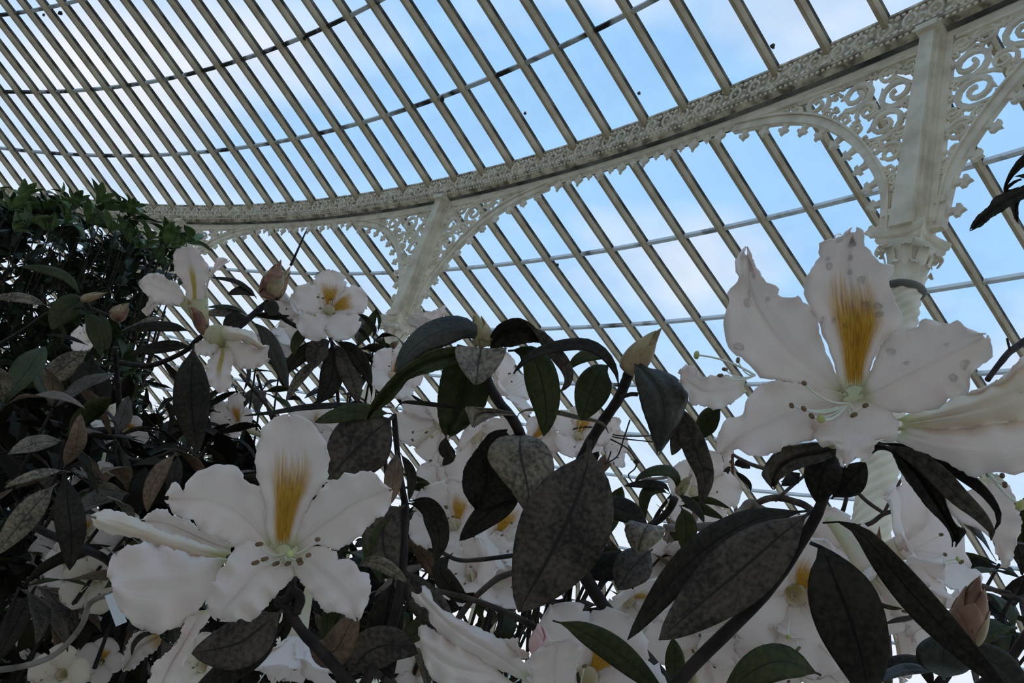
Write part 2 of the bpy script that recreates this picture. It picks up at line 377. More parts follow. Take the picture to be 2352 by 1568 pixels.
# hanging leaf pendants between the brackets
def cyl(s, z, d): return pol(RB+d, s/RB, ZB+z)
pend = MB()
sp_ = [(0, .0), (.016, -.02), (.012, -.04), (.034, -.045), (.04, -.062), (.026, -.078), (.012, -.084), (0, -.118)]
pend.prism([(a, b-.04) for a, b in sp_]+[(-a, b-.04) for a, b in sp_[-2:0:-1]], -.012, .008, cyl)
pend2 = MB()
sp2 = [(0, .0), (.010, -.02), (.008, -.038), (.026, -.04), (.022, -.058), (.008, -.062), (0, -.085)]
pend2.prism([(a, b-.04) for a, b in sp2]+[(-a, b-.04) for a, b in sp2[-2:0:-1]], -.010, .006, cyl)
pme1 = pend.mesh('pendant', 'iron_paint', False); pme2 = pend2.mesh('pendant', 'iron_paint', False)
BAY = 12*DA
for b_ in range(-2, 3):
    for q in range(15):
        s_ = 1.36+q*(1.47/14)
        o = link('pendant', pme1 if q % 2 == 0 else pme2, trim); o.rotation_euler.z = -(AC+b_*BAY+s_/RB)
# arcade columns
ARC = [(.125, -1.22), (.135, -1.1), (.165, -.90), (.285, -.66), (.44, -.45), (.655, -.265), (.93, -.145), (1.25, -.085)]
ARC = smoothP(ARC, 4)
def arch_z(s):
    for (a, b) in zip(ARC, ARC[1:]):
        if a[0] <= s <= b[0]: return a[1]+(b[1]-a[1])*(s-a[0])/(b[0]-a[0]+1e-9)
    return -1.3 if s < ARC[0][0] else 0
def in_span(s, z, r=0):
    return s-r > .085-.02*(1+z) and z+r < -.05 and s+r < 1.2 and all((s-a)**2+(z-b)**2 > (r+.012)**2 for a, b in ARC) and z > arch_z(s)
def ribbon(mb, pts, wd, d0, d1, sg):
    rows = []
    for i, (a, b) in enumerate(pts):
        a0, b0 = pts[max(i-1, 0)]; a1, b1 = pts[min(i+1, len(pts)-1)]
        l = math.hypot(a1-a0, b1-b0) or 1; nx, ny = -(b1-b0)/l, (a1-a0)/l
        w = wd(i/(len(pts)-1)) if callable(wd) else wd
        rows.append([cyl(sg*(a+nx*w), b+ny*w, d0), cyl(sg*(a+nx*w), b+ny*w, d1), cyl(sg*(a-nx*w), b-ny*w, d1), cyl(sg*(a-nx*w), b-ny*w, d0)])
    mb.grid(rows, True, caps=True)
rs = random.Random(11); scrolls = []
for r0 in (.105, .085, .066, .052, .040, .030, .022):
    for _ in range(1600):
        s_, z_ = rs.uniform(.08, 1.2), rs.uniform(-1.2, -.05)
        if in_span(s_, z_, r0) and all(math.hypot(s_-a, z_-b) > (r0+c)*.93 for a, b, c in scrolls): scrolls.append((s_, z_, r0))
def bracket(sg, parent):
    mb = MB(); ribbon(mb, ARC, .024, -.02, .02, sg)
    ribbon(mb, [(a-.012, b+.03) for a, b in ARC], .006, -.032, .02, sg)
    ribbon(mb, [(.096, -1.22), (.085, -.6), (.070, -.04)], .018, -.02, .02, sg)
    ribbon(mb, [(.1, -.045), (.6, -.045), (1.30, -.045)], .022, -.018, .02, sg)
    ribbon(mb, [(.10, -1.07), (.15, -1.07)], .018, -.03, .02, sg)
    br = mb.build('bracket', 'iron_paint', parent, False)
    sw = MB(); q = random.Random(5)
    for (s_, z_, r0) in scrolls:
        a0 = q.uniform(0, 6.28); dr = q.choice((-1, 1)); turns = 1.55 if r0 > .03 else 1.1
        pts = []
        for i in range(19):
            t = i/18; rr = r0*(1-.80*t); an = a0+dr*turns*2*PI*t
            pts.append((s_+rr*math.cos(an), z_+rr*math.sin(an)))
        wv = max(.006, r0*.13)
        ribbon(sw, pts, lambda t: wv*(1.15-.5*t), -.012, .008, sg)
        # leaf lobes springing off the scroll
        for kf in (0, 5, 9):
            px_, pz_ = pts[kf]; an = math.atan2(pz_-z_, px_-s_)+dr*.9; L = r0*(.62 if kf == 0 else .42)
            lobe = [(px_+L*u_*math.cos(an)-L*v_*math.sin(an), pz_+L*u_*math.sin(an)+L*v_*math.cos(an)) for u_, v_ in ((-.25, 0), (.1, .28), (.5, .2), (1, 0), (.5, -.22), (.1, -.25))]
            sw.prism(lobe, -.008, .006, lambda a, b, d: cyl(sg*a, b, d))
        # stalk towards the post
    for i in range(9):
        z0 = -.10-i*.11; s1 = .13
        e = min(scrolls, key=lambda c: math.hypot(c[0]-.3, c[1]-z0))
        ribbon(sw, [(.085, z0-.05), (.12, z0-.02), (e[0]-e[2]*.7, e[1]-e[2]*.6), (e[0]-e[2]*.1, e[1]-e[2]*.98)], .008, -.010, .006, sg)
    sw.build('scrollwork', 'iron_paint', br, False)
    # cusps on the arch edge
    L = [0]
    for a, b in zip(ARC, ARC[1:]): L.append(L[-1]+math.hypot(b[0]-a[0], b[1]-a[1]))
    for c in range(11):
        d = L[-1]*(c+.55)/11.2
        i = max(j for j in range(len(L)) if L[j] <= d); i = min(i, len(ARC)-2)
        t = (d-L[i])/(L[i+1]-L[i]); a = [ARC[i][x]+(ARC[i+1][x]-ARC[i][x])*t for x in (0, 1)]
        dx, dz = ARC[i+1][0]-ARC[i][0], ARC[i+1][1]-ARC[i][1]; l = math.hypot(dx, dz); dx /= l; dz /= l
        nx, nz = dz, -dx
        P_ = [(.055, .015), (.018, .03), (.012, .062), (.034, .062), (.03, .082), (.012, .088), (0, .108)]
        P_ = P_+[(-x, y) for x, y in P_[-2::-1]]
        cm = MB(); cm.prism([(a[0]+dx*x+nx*y, a[1]+dz*x+nz*y) for x, y in P_], -.012, .010, lambda u_, v_, d_: cyl(sg*u_, v_, d_))
        cm.build('cusp', 'iron_paint', br, False)
    return br
def column(az, label):
    root = empty('column', AXIS, label, 'column', 'white iron columns carrying the ring beam')
    root.rotation_euler.z = -az
    C0 = Vector((0, RB, 0))
    sh = MB(); rows = []; zt = ZB-1.52; nz = 300; nth = 40
    for i in range(nz+1):
        z = .18+(zt-.18)*i/nz
        rows.append([C0+Vector((0, 0, z))+Vector((math.cos(a), math.sin(a), 0))*(.066+.011*abs(math.sin(4*(a-z*17)))) for a in [2*PI*j/nth for j in range(nth)]])
    sh.grid(rows, True); sh.build('shaft', 'iron_paint', root)
    def lathe(name, prof, n=28, mt='iron_paint'):
        mb = MB(); mb.grid([[C0+Vector((r*math.cos(2*PI*j/n), r*math.sin(2*PI*j/n), z)) for j in range(n)] for r, z in prof], True, caps=True)
        return mb.build(name, mt, root)
    lathe('base', [(.16, 0), (.16, .06), (.12, .09), (.13, .13), (.09, .18), (.085, .2)])
    lathe('neck_ring', [(.075, zt-.015), (.088, zt-.008), (.094, zt+.004), (.088, zt+.016), (.072, zt+.02)], mt='soffit_dark')
    cap = lathe('capital', [(.07, zt+.01), (.073, zt+.06), (.080, zt+.12), (.09, zt+.18), (.105, zt+.225)], 24)
    for tier in (0, 1):
        for q in range(8):
            a = 2*PI*(q+.5*tier)/8; e = Vector((math.cos(a), math.sin(a), 0)); tt = Vector((-math.sin(a), math.cos(a), 0))
            lf = MB(); rows = []
            for i in range(7):
                t = i/6
                z = zt+.02+(.10+.085*tier)*min(1, t*1.12)-(.025 if t > .9 else 0)
                r = .075+.010*tier*t+.038*t**2.4
                w = .030*(1-.5*abs(t-.4))*(1+.18*math.sin(t*19)) if t < .95 else .012
                rows.append([C0+e*(r-.008*abs(s_)**1.5+.004)+tt*w*s_+Vector((0, 0, z)) for s_ in (-1, -.5, 0, .5, 1)])
            lf.grid(rows); lf.build('acanthus_leaf', 'iron_paint', cap)
    for q in range(4):
        a = PI/4+q*PI/2; e = Vector((math.cos(a), math.sin(a), 0)); tt = Vector((-math.sin(a), math.cos(a), 0))
        vo = MB()
        pts = [C0+e*(.118+.030*(1-.75*t)*math.cos(-1.2+8.5*t))+Vector((0, 0, zt+.190+.030*(1-.75*t)*math.sin(-1.2+8.5*t))) for t in [i/18 for i in range(19)]]
        vo.grid([[p+tt*.02, p-tt*.02, p-tt*.02-(p-C0-e*.118-Vector((0, 0, zt+.188)))*.25, p+tt*.02-(p-C0-e*.118-Vector((0, 0, zt+.188)))*.25] for p in pts], True, caps=True)
        vo.build('volute', 'iron_paint', cap)
    # abacus with concave sides
    ab = MB(); rows = []
    for (sc_, z) in ((.86, zt+.222), (.92, zt+.235), (.92, zt+.25), (1.0, zt+.262), (1.04, zt+.285), (1.04, zt+.30), (.9, zt+.305)):
        row = []
        for q in range(4):
            for i in range(8):
                u_ = -1+2*i/8
                a = q*PI/2; d = .118*sc_-.034*(1-u_*u_)
                e = Vector((math.cos(a), math.sin(a), 0)); tt = Vector((-math.sin(a), math.cos(a), 0))
                row.append(C0+e*d+tt*(u_*.118*sc_)+Vector((0, 0, z)))
        rows.append(row)
    ab.grid(rows, True, caps=True); ab.build('abacus', 'iron_paint', root, False)
    # square post with raised fillets
    po = MB(); z0, z1 = zt+.30, ZB+.01
    po.box(C0+Vector((0, -.02, (z0+z1)/2)), ((.062, 0, 0), (0, .09, 0), (0, 0, (z1-z0)/2)))
    pst = po.build('post', 'iron_paint', root, False)
    for sx in (-1, 1):
        fl = MB()
        fl.box(C0+Vector((sx*.072, 0, (z0+z1)/2)), ((.010, 0, 0), (0, .075, 0), (0, 0, (z1-z0)/2)))
        fl.box(C0+Vector((sx*.088, .01, (z0+z1)/2)), ((.008, 0, 0), (0, .045, 0), (0, 0, (z1-z0)/2)))
        fl.build('fillet', 'iron_paint', pst, False)
    for ob in [pst]+list(pst.children):
        for v in ob.data.vertices: v.co.x *= .56+.30*(z1-v.co.z)/(z1-z0)
    pc = MB(); pc.box(C0+Vector((0, -.03, z1-.02)), ((.056, 0, 0), (0, .1, 0), (0, 0, .018))); pc.build('post_cap', 'iron_paint', pst, False)
    for sg in (-1, 1): bracket(sg, root)
    return root
def copy_tree(o, parent=None):
    c = o.copy(); COL.objects.link(c)
    if parent: c.parent = parent
    for ch in o.children: copy_tree(ch, c)
    return c
col0 = column(AC+BAY, 'white iron column with twisted shaft and leafy capital behind the largest bloom')
for k_, lab in ((0, 'white iron column with openwork brackets rising behind the bud-tipped leafy shrub'), (-1, 'white iron column mostly hidden by the dark glossy evergreen bush')):
    c = copy_tree(col0); c.rotation_euler.z = -(AC+k_*BAY); c['label'] = lab

# clumps of moss clinging to the glazing bars
def roof_hit(px, py):
    dv = (FWD+RIGHT*((px-W/2)/F)-UPV*((py-H/2)/F)).normalized(); prof_ = sorted(UPPER+LOWER)
    t = 2.0
    while t < 40:
        p = CAM+dv*t; r = math.hypot(p.x-CX, p.y-CY)
        for a, b in zip(prof_, prof_[1:]):
            if a[0] <= r <= b[0] and b[0] > a[0]:
                if p.z > a[1]+(b[1]-a[1])*(r-a[0])/(b[0]-a[0])-.05: return p
        t += .01
    return None
qm = random.Random(4)
for (px, py, sz) in ((1775, 106, .016), (1206, 260, .013), (1468, 213, .013), (700, 88, .018), (1015, 228, .020), (836, 78, .010), (842, 288, .010), (138, 30, .022), (100, 34, .014), (260, 203, .012), (140, 212, .013), (1280, 608, .014), (1126, 695, .010), (1450, 1055, .010)):
    p = roof_hit(px, py)
    if p is None: continue
    p = p-AXIS; mb = MB()
    mb.grid([[p+Vector((math.cos(a)*math.cos(b)*sz, math.sin(a)*math.cos(b)*sz, math.sin(b)*sz))*qm.uniform(.6, 1.3) for a in [2*PI*i/7 for i in range(7)]] for b in (-1.3, -.7, 0, .7, 1.3)], True, caps=True)
    mb.build('moss_clump', 'rib_moss_shade', ceil if py < 480 and not (px > 1200 and py > 420) else skirt, False)
# ------------------------------------------------------------------ plants: helpers
def P3(x, y, d):                        # photo pixel + distance along the view axis -> world point
    return CAM + (FWD + RIGHT*((x-W/2)/F) - UPV*((y-H/2)/F))*d
def crop(ox, oy, s): return lambda *pts: [(ox+a/s, oy+b/s) for a, b in pts]
c1 = crop(1600, 0, 2.0625); c2 = crop(1600, 480, 2.0625); c3 = crop(180, 900, 2.3475); c4 = crop(0, 380, 2.6133)
c5 = crop(800, 680, 2.7506); c6 = crop(900, 1100, 2.94); c7 = crop(1600, 1050, 3.0266)
e1 = crop(0, 1150, 3.752); e2 = crop(0, 560, 3.921); e3 = crop(560, 780, 4.9); e4 = crop(880, 820, 4.3545); e5 = crop(840, 1100, 4.9)
e6 = crop(1360, 1020, 4.9); e7 = crop(1950, 1100, 3.351); e8 = crop(2180, 260, 5.2267)
def plink(name, me, parent, basis=None):
    o = bpy.data.objects.new(name, me); COL.objects.link(o); o.parent = parent
    if parent.type == 'EMPTY': o.matrix_parent_inverse = Matrix.Translation(-parent.location)
    if basis is not None: o.matrix_basis = basis
    return o
def thick(o, t=.0006):
    md = o.modifiers.new('thickness', 'SOLIDIFY'); md.thickness = t; md.offset = 0; return o
def resample(pts, n):
    L = [0]
    for a, b in zip(pts, pts[1:]): L.append(L[-1]+math.dist(a, b))
    out = []; j = 0
    for i in range(n):
        d = L[-1]*i/(n-1)
        while j < len(pts)-2 and L[j+1] < d: j += 1
        t = (d-L[j])/((L[j+1]-L[j]) or 1); t = min(max(t, 0), 1)
        out.append(tuple(a+(b-a)*t for a, b in zip(pts[j], pts[j+1])))
    return out
def catmull(pts, k=5):
    out = []
    for i in range(len(pts)-1):
        p0, p1, p2, p3 = pts[max(i-1, 0)], pts[i], pts[i+1], pts[min(i+2, len(pts)-1)]
        for j in range(k):
            t = j/k
            out.append(tuple(.5*(2*b+(-a+c)*t+(2*a-5*b+4*c-d)*t*t+(-a+3*b-3*c+d)*t**3) for a, b, c, d in zip(p0, p1, p2, p3)))
    return out+[tuple(pts[-1])]
SURF = {}
def patch(name, parent, left, right, d, mt, cup=0.004, ruf=.003, nf=9, n=44, m=15, seed=0, jit=1.7, th=.0006, label=None):
    """petal or leaf blade from its two margins (base to tip); d = distance at base, middle, tip; cup pushes the midrib away from the viewer"""
    q = random.Random(seed); ph = q.uniform(0, 6)
    Lp = resample(catmull(left, 4), n); Rp = resample(catmull(right, 4), n); rows = []; uvs = []
    d0, dm, d1 = d; kw = max(2, n//6)
    def sm(E): return [tuple(sum(E[min(max(i+o_, 0), n-1)][c] for o_ in range(-kw, kw+1))/(2*kw+1) for c in (0, 1)) for i in range(n)]
    Ls, Rs = sm(Lp), sm(Rp)
    for i in range(n):
        t = i/(n-1); row = []; uv = []
        dd = d0*(1-t)*(1-2*t)+dm*4*t*(1-t)+d1*t*(2*t-1)
        l, r = Lp[i], Rp[i]
        jl = jit*(math.sin(nf*6.9*t+ph)+.8*math.sin(nf*15.3*t+ph*3))*min(1, 4*t); jr = jit*(math.sin(nf*6.3*t+ph*1.7)+.8*math.sin(nf*14.1*t+ph*2))*min(1, 4*t)
        wpx = math.dist(l, r)
        for j in range(m):
            s = j/(m-1); e = 2*s-1
            ls, rs_ = Ls[i], Rs[i]; a_ = max(0, -e)**2.5; b_ = max(0, e)**2.5
            x = ls[0]+(rs_[0]-ls[0])*s+(l[0]-ls[0])*a_+(r[0]-rs_[0])*b_; y = ls[1]+(rs_[1]-ls[1])*s+(l[1]-ls[1])*a_+(r[1]-rs_[1])*b_
            if wpx > 4:
                ux, uy = (r[0]-l[0])/wpx, (r[1]-l[1])/wpx
                k = (-jl if e < 0 else jr)*abs(e)**3; x += ux*k; y += uy*k
            side = 1 if e > 0 else -1
            dep = dd+cup*(1-e*e)*min(1, t*3)+ruf*abs(e)**2.2*math.sin(nf*t*6.28*.5+ph+side*1.3)*min(1, t*2)+ruf*.6*(t**4)*math.sin(e*5+ph)
            dep += .0024*math.exp(-(e*6)**2)*math.sin(PI*t)**.6+.0011*math.sin(e*9+ph+t*3)*math.sin(PI*t)*(1-abs(e))
            row.append(P3(x, y, dep)); uv.append((s, t))
        rows.append(row); uvs.append(uv)
    mb = MB(); mb.grid(rows, uvs=uvs); o = plink(name, mb.mesh(name, mt), parent); thick(o, th)
    if label: o['label'] = label
    SURF[o.name] = rows
    return o
def prof_leaf(t):
    if t < .09: return .055
    u = (t-.09)/.91
    return max(.0, (math.sin(PI*min(1, u**.85)))**.72*(1-.10*u)) if u < 1 else 0
def leaf(parent, pts, w, mt='leaf_dark', twist=0, fold=.25, curl=.15, front=False, name='leaf', n=18, th=.0007, wav=.04):
    """leaf along a midrib of (px, py, distance); w = full width in pixels"""
    C = catmull(pts, 6); C = resample(C, n); W3 = [P3(*c) for c in C]; rows = []; uvs = []
    dav = sum(c[2] for c in C)/len(C); hw = w*.5*dav/F
    ph = (pts[0][0]*.37+pts[0][1]*.11) % 6
    for i, p in enumerate(W3):
        t = i/(n-1)
        tg = (W3[min(i+1, n-1)]-W3[max(i-1, 0)]).normalized(); view = (p-CAM).normalized()
        ac = tg.cross(view)
        if ac.length < .12: ac = RIGHT.copy()
        ac.normalize(); ac = Matrix.Rotation(math.radians(twist), 3, tg) @ ac
        nn = ac.cross(tg).normalized()
        if nn.dot(view) > 0: nn = -nn
        wv = hw*(prof_leaf(t) if not front else (math.sin(PI*min(1, (t*.80+.14)**.62)))**.8 if t < 1 else 0)
        if front and t > .985: wv = 0
        row = []; uv = []
        for j in range(9):
            e = -1+j/4; a = abs(e)
            off = nn*(wv*(fold*a-curl*a*a*2)+wv*wav*math.sin(t*11+ph+e*2)*a)
            row.append(p+ac*(wv*e*(1-.12*curl*a))+off); uv.append((.5+e/2, t))
        rows.append(row); uvs.append(uv)
    mb = MB(); mb.grid(rows, uvs=uvs); o = plink(name, mb.mesh(name, mt), parent); thick(o, th); return o
def D(pts, *ds):                        # attach distances (linear between the given ones) to a pixel polyline
    n = len(pts); out = []
    for i, p in enumerate(pts):
        u = i/(n-1)*(len(ds)-1) if len(ds) > 1 else 0; k = min(int(u), max(len(ds)-2, 0))
        dd = ds[0] if len(ds) == 1 else ds[k]+(ds[k+1]-ds[k])*(u-k)
        out.append((p[0], p[1], dd))
    return out
def stem(parent, pts, w, mt='twig_dark', name='stem', k=5, n=8, rough=.06):
    """w: pixel widths (start,end)"""
    C = catmull(pts, k); w0, w1 = (w, w) if not isinstance(w, tuple) else w
    q = random.Random(int(pts[0][0]*7+pts[0][1]))
    mb = MB(); mb.tube([P3(*c) for c in C], [(w0+(w1-w0)*i/(len(C)-1))*.5*c[2]/F*(1+q.uniform(-rough, rough)) for i, c in enumerate(C)], n)
    return plink(name, mb.mesh(name, mt), parent)
def trunk(parent, px, py, d, w=18, mt='bark', name='trunk'):
    a = P3(px, py, d); g = parent.location
    mb = MB(); r = w*.5*d/F; pts = []
    for i in range(9):
        t = i/8; p = a.lerp(Vector((g.x, g.y, 0)), t); p.x += .03*math.sin(t*3.1); p.y += .08*math.sin(t*PI); pts.append(p)
    mb.tube(pts, [r*(1+.9*i/8) for i in range(9)], 8); return plink(name, mb.mesh(name, mt), parent)
def bud(parent, base, tip, wpx, mt='bud_tan', mt2='bud_green', scales=7, open_=.0, label=None):
    a, b = P3(*base), P3(*tip); ax = b-a; L = ax.length; ax.normalize(); r = wpx*.5*base[2]/F
    e = ax.orthogonal().normalized(); g = ax.cross(e); mb = MB(); rows = []
    pf = lambda t: math.sin(PI*min(1, (.10+.90*t)**.62)) if t < 1 else .0
    for i in range(13):
        t = i/12; rr = r*max(.02, pf(t))*.93; rows.append([a+ax*(L*.97*t)+e*(rr*math.cos(2*PI*j/12))+g*(rr*math.sin(2*PI*j/12)) for j in range(12)])
    mb.grid(rows, True, caps=True); core = plink('bud', mb.mesh('bud', mt), parent)
    if label: core['label'] = label
    for k in range(scales):
        ang = k*2.4; t0 = .02+.36*(k/scales); ln = .42+.16*(k/scales); rows = []
        for i in range(8):
            u = i/7; t = t0+ln*u; rr = r*max(.03, pf(min(t, .99)))*(1.0+.03*(scales-k)/scales)+.0004+open_*r*u*u
            hwid = 1.0*(math.sin(PI*(.22+.78*u))**.7 if u < 1 else 0)
            rows.append([a+ax*(L*t)+e*(rr*math.cos(ang+hwid*s))+g*(rr*math.sin(ang+hwid*s)) for s in (-1, -.5, 0, .5, 1)])
        sm = MB(); sm.grid(rows); thick(plink('bud_scale', sm.mesh('bud_scale', mt2 if k % 3 == 2 else mt), core), .0005)
    return core
def camvec(v): return (RIGHT*v[0]+UPV*v[1]-FWD*v[2]).normalized()
ANTH = None
def stamen(parent, base, tip, r=.0006, an=.0042, stig=False, bend=.012):
    b0, t0 = Vector(base), Vector(tip); mid = (b0+t0)/2+Vector((0, 0, -bend*.5)); pts = []
    for i in range(9):
        u = i/8; pts.append(b0*(1-u)**2+mid*2*u*(1-u)+t0*u*u)
    mb = MB(); mb.tube(pts, [r*(1.25-.4*i/8) for i in range(9)], 5)
    dr = (pts[-1]-pts[-3]).normalized(); sd = dr.orthogonal().normalized()
    ax = (sd*.8+dr*.6).normalized() if not stig else dr
    c = pts[-1]; L = an if not stig else an*.45; rr = an*.28 if not stig else an*.42
    mb.tube([c+ax*(L*x) for x in (-.5, -.42, -.2, 0, .2, .42, .5)], [rr*x for x in (.25, .7, 1, .9, 1, .7, .25)], 7, m=1)
    nm = 'style' if stig else 'stamen'
    return plink(nm, mb.mesh(nm, ['filament', 'stigma' if stig else 'anther']), parent)
def flower(parent, px, py, d, axis, S=.11, seed=0, op=.75, mt='petal', top='petal_blotch', phase=None, stamens=7, tube=.62, lab=None, npet=5, res=(19, 9), top2=None):
    """funnel bloom: px,py,d is the mouth; axis (image right, image up, towards viewer) is where it faces"""
    q = random.Random(seed); c = P3(px, py, d); ax = camvec(axis)
    wup = Vector((0, 0, 1)); up = (wup-ax*ax.dot(wup))
    if up.length < .1: up = ax.orthogonal()
    up.normalize(); rt = up.cross(ax)
    mb = MB(); rows = []; uvs = []; n = 15
    for i in range(9):
        v = i/8; z = -S*(.05+(tube-.05)*(1-v)); r = S*(.035+.046*v**1.6); rows.append([c+ax*z+(up*math.cos(2*PI*j/n)+rt*math.sin(2*PI*j/n))*(r*(1+.05*math.cos(5*2*PI*j/n))) for j in range(n)]); uvs.append([(.5, .02+.2*v)]*n)
    mb.grid(rows, True, uvs=uvs); fl = plink('flower', mb.mesh('flower', 'petal_cream'), parent); thick(fl, .0006)
    if lab: fl['label'] = lab
    ph0 = q.uniform(-.25, .25) if phase is None else phase
    nu, ns = res
    for k in range(npet):
        an = ph0+2*PI*k/npet; er = up*math.cos(an)+rt*math.sin(an); et = -up*math.sin(an)+rt*math.cos(an)
        L = S*q.uniform(.44, .52); r, z = S*.078, -.06*S; rows = []; uvs = []; ph = q.uniform(0, 6); o2 = op*q.uniform(.85, 1.18); wm = q.uniform(.92, 1.1)
        for i in range(nu):
            v = i/(nu-1)
            if i:
                a_ = math.radians(22)+o2*1.5*min(1, v*1.15)**.8; r += math.sin(a_)*L/(nu-1); z += math.cos(a_)*L/(nu-1)
            w = S*wm*(.062+.150*math.sin(PI*min(1, v*.96)**1.1*.86))
            if v > .72: w *= math.sqrt(max(0, 1-((v-.72)/.285)**2.4))
            row = []; uv = []
            a_ = math.radians(22)+o2*1.5*min(1, v*1.15)**.8; nr = er*(-math.cos(a_))+ax*math.sin(a_)
            for j in range(ns):
                e = -1+2*j/(ns-1)
                off = S*(.030*e*e*(1-v*.6)+.020*abs(e)**2*math.sin(v*17+ph+(2 if e > 0 else 0))*v*1.5+.024*v**3*math.sin(e*6+ph))
                row.append(c+ax*z+er*r+et*(w*e*(1+(.09*math.sin(v*31+ph*2)+.06*math.sin(v*53+ph))*abs(e)))+nr*off); uv.append(((e+1)/2, .08+.92*v))
            rows.append(row); uvs.append(uv)
        pm = MB(); pm.grid(rows, uvs=uvs); thick(plink('petal', pm.mesh('petal', (top2 if k == 1 else top) if (k == 0 and top) or (k == 1 and top2) else mt), fl), .0006)
    for k in range(stamens):
        a = q.uniform(0, 6.28); rr = S*q.uniform(.08, .2)
        stamen(fl, c-ax*S*.28+up*(-.02*S), c+ax*(S*q.uniform(.18, .38))+(up*(math.cos(a)-.5)+rt*math.sin(a))*rr, r=.0055*S, an=.042*S, stig=(k == 0))
    return fl
# shared leaf shapes for the massed foliage
LM = {}
def leafmesh(mt, var, L=.10, ratio=.34):
    key = (mt, var, L, ratio)
    if key in LM: return LM[key]
    q = random.Random(var*13+5); droop = (.25, .75, 1.2, .5)[var % 4]; rows = []; uvs = []; n = 9; x = z = 0; fold = q.uniform(.15, .5)
    for i in range(n):
        t = i/(n-1)
        if i:
            a = .25-droop*t*1.4; x += math.cos(a)*L/(n-1); z += math.sin(a)*L/(n-1)
        w = L*ratio*.5*prof_leaf(t); row = []; uv = []
        for e in (-1, -.5, 0, .5, 1):
            row.append(Vector((x, w*e, z+w*abs(e)*fold*.8+w*.15*math.sin(t*9+e*2+var)))); uv.append((.5+e/2, t))
        rows.append(row); uvs.append(uv)
    mb = MB(); mb.grid(rows, uvs=uvs); LM[key] = mb.mesh('leaf', mt); return LM[key]
def leaf_frame(base, dirv, roll=0):
    x = Vector(dirv).normalized(); up = Vector((0, 0, 1))
    y = up.cross(x)
    if y.length < .05: y = Vector((1, 0, 0))
    y.normalize(); z = x.cross(y); m = Matrix((x, y, z)).transposed().to_4x4() @ Matrix.Rotation(roll, 4, 'X'); m.translation = base; return m
def whorl(parent, base, axis, n, L, mats, seed, into=None, spread=.9, twigmt='twig_dark', twig=None, ratio=.34):
    q = random.Random(seed); ax = Vector(axis).normalized(); e = ax.orthogonal().normalized(); g = ax.cross(e); a0 = q.uniform(0, 6)
    for k in range(n):
        a = a0+k*2.4+q.uniform(-.3, .3); th = spread*q.uniform(.7, 1.3); dv = ax*math.cos(th)+(e*math.cos(a)+g*math.sin(a))*math.sin(th)
        sc_ = q.uniform(.75, 1.2); mw = leaf_frame(base+dv*.004, dv, q.uniform(-.5, .5)) @ Matrix.Scale(sc_*L/.10, 4)
        me = leafmesh(q.choice(mats), q.randrange(4), ratio=ratio)
        if into is None: thick(plink('leaf', me, parent, mw), .0006)
        else:
            k0 = len(into.v); into.v += [tuple(mw @ v.co) for v in me.vertices]
            for p in me.polygons: into.f.append(tuple(k0+i for i in p.vertices)); into.mi.append(0)
    if twig: 
        mb = MB(); mb.tube([base, base.lerp(Vector(twig), .5)+Vector((0, 0, .01)), twig], [.0016, .002, .003], 5); plink('twig', mb.mesh('twig', twigmt), parent)
def shrub(px, d, label, group='flowering rhododendron shrubs', name='rhododendron_shrub', cat='shrub', dy=0):
    g = P3(px, 1568, d); g.z = 0; g.y += dy
    return empty(name, g, label, cat, group)

# ================================================================== right-hand bloom
S1 = shrub(1540, .42, 'rhododendron with the largest white bloom, wet petals and long golden throat mark')
f1 = plink('flower', (lambda mb: (mb.tube([P3(1950, 935, .352), P3(1945, 950, .362), P3(1930, 975, .378), P3(1912, 1010, .392)], [.014, .0105, .007, .005], 14), mb)[1])(MB()).mesh('flower', 'petal_cream'), S1)
f1['label'] = 'large open white bloom beaded with water'
top1 = patch('petal', f1, c2((690, 880), (640, 690), (600, 600), (580, 540), (522, 430), (505, 370), (522, 330), (545, 280), (582, 232), (575, 200), (590, 160), (640, 142), (690, 130), (708, 104), (738, 88)),
      c2((812, 875), (815, 780), (850, 690), (905, 600), (978, 556), (962, 480), (922, 400), (915, 330), (936, 270), (880, 262), (850, 240), (820, 190), (790, 170), (797, 106), (752, 88)), (.350, .332, .315), 'petal_blotch', .006, .004, seed=1, label='top petal with golden blotch')
lp1 = patch('petal', f1, c2((690, 905), (560, 845), (430, 812), (310, 800), (265, 755), (222, 705), (180, 690), (148, 640), (130, 580), (140, 480), (162, 430), (145, 390), (208, 335), (183, 290), (190, 240), (228, 176)),
      c2((720, 880), (660, 780), (600, 640), (578, 560), (560, 480), (505, 445), (490, 408), (470, 420), (396, 415), (385, 372), (335, 350), (300, 310), (268, 245), (240, 178)), (.351, .328, .322), 'petal', .005, .005, seed=2)
rp1 = patch('petal', f1, c2((770, 880), (830, 760), (890, 620), (950, 582), (1040, 560), (1062, 530), (1110, 520), (1150, 540), (1200, 540), (1240, 530), (1272, 560), (1330, 585), (1372, 590)),
      c2((760, 905), (860, 945), (960, 965), (1060, 962), (1165, 935), (1200, 890), (1280, 880), (1292, 830), (1300, 770), (1350, 742), (1402, 690), (1395, 640), (1378, 595)), (.351, .330, .318), 'petal', .005, .004, seed=3)
patch('petal', f1, c2((720, 885), (580, 840), (460, 822), (380, 815), (320, 825), (268, 865), (232, 925), (215, 982), (158, 985), (120, 1030), (100, 1075), (98, 1160)),
      c2((720, 930), (650, 1000), (590, 1070), (545, 1092), (480, 1110), (402, 1125), (388, 1150), (300, 1170), (248, 1162), (178, 1130), (160, 1185), (128, 1230)), (.351, .322, .318), 'petal', .006, .004, seed=4)
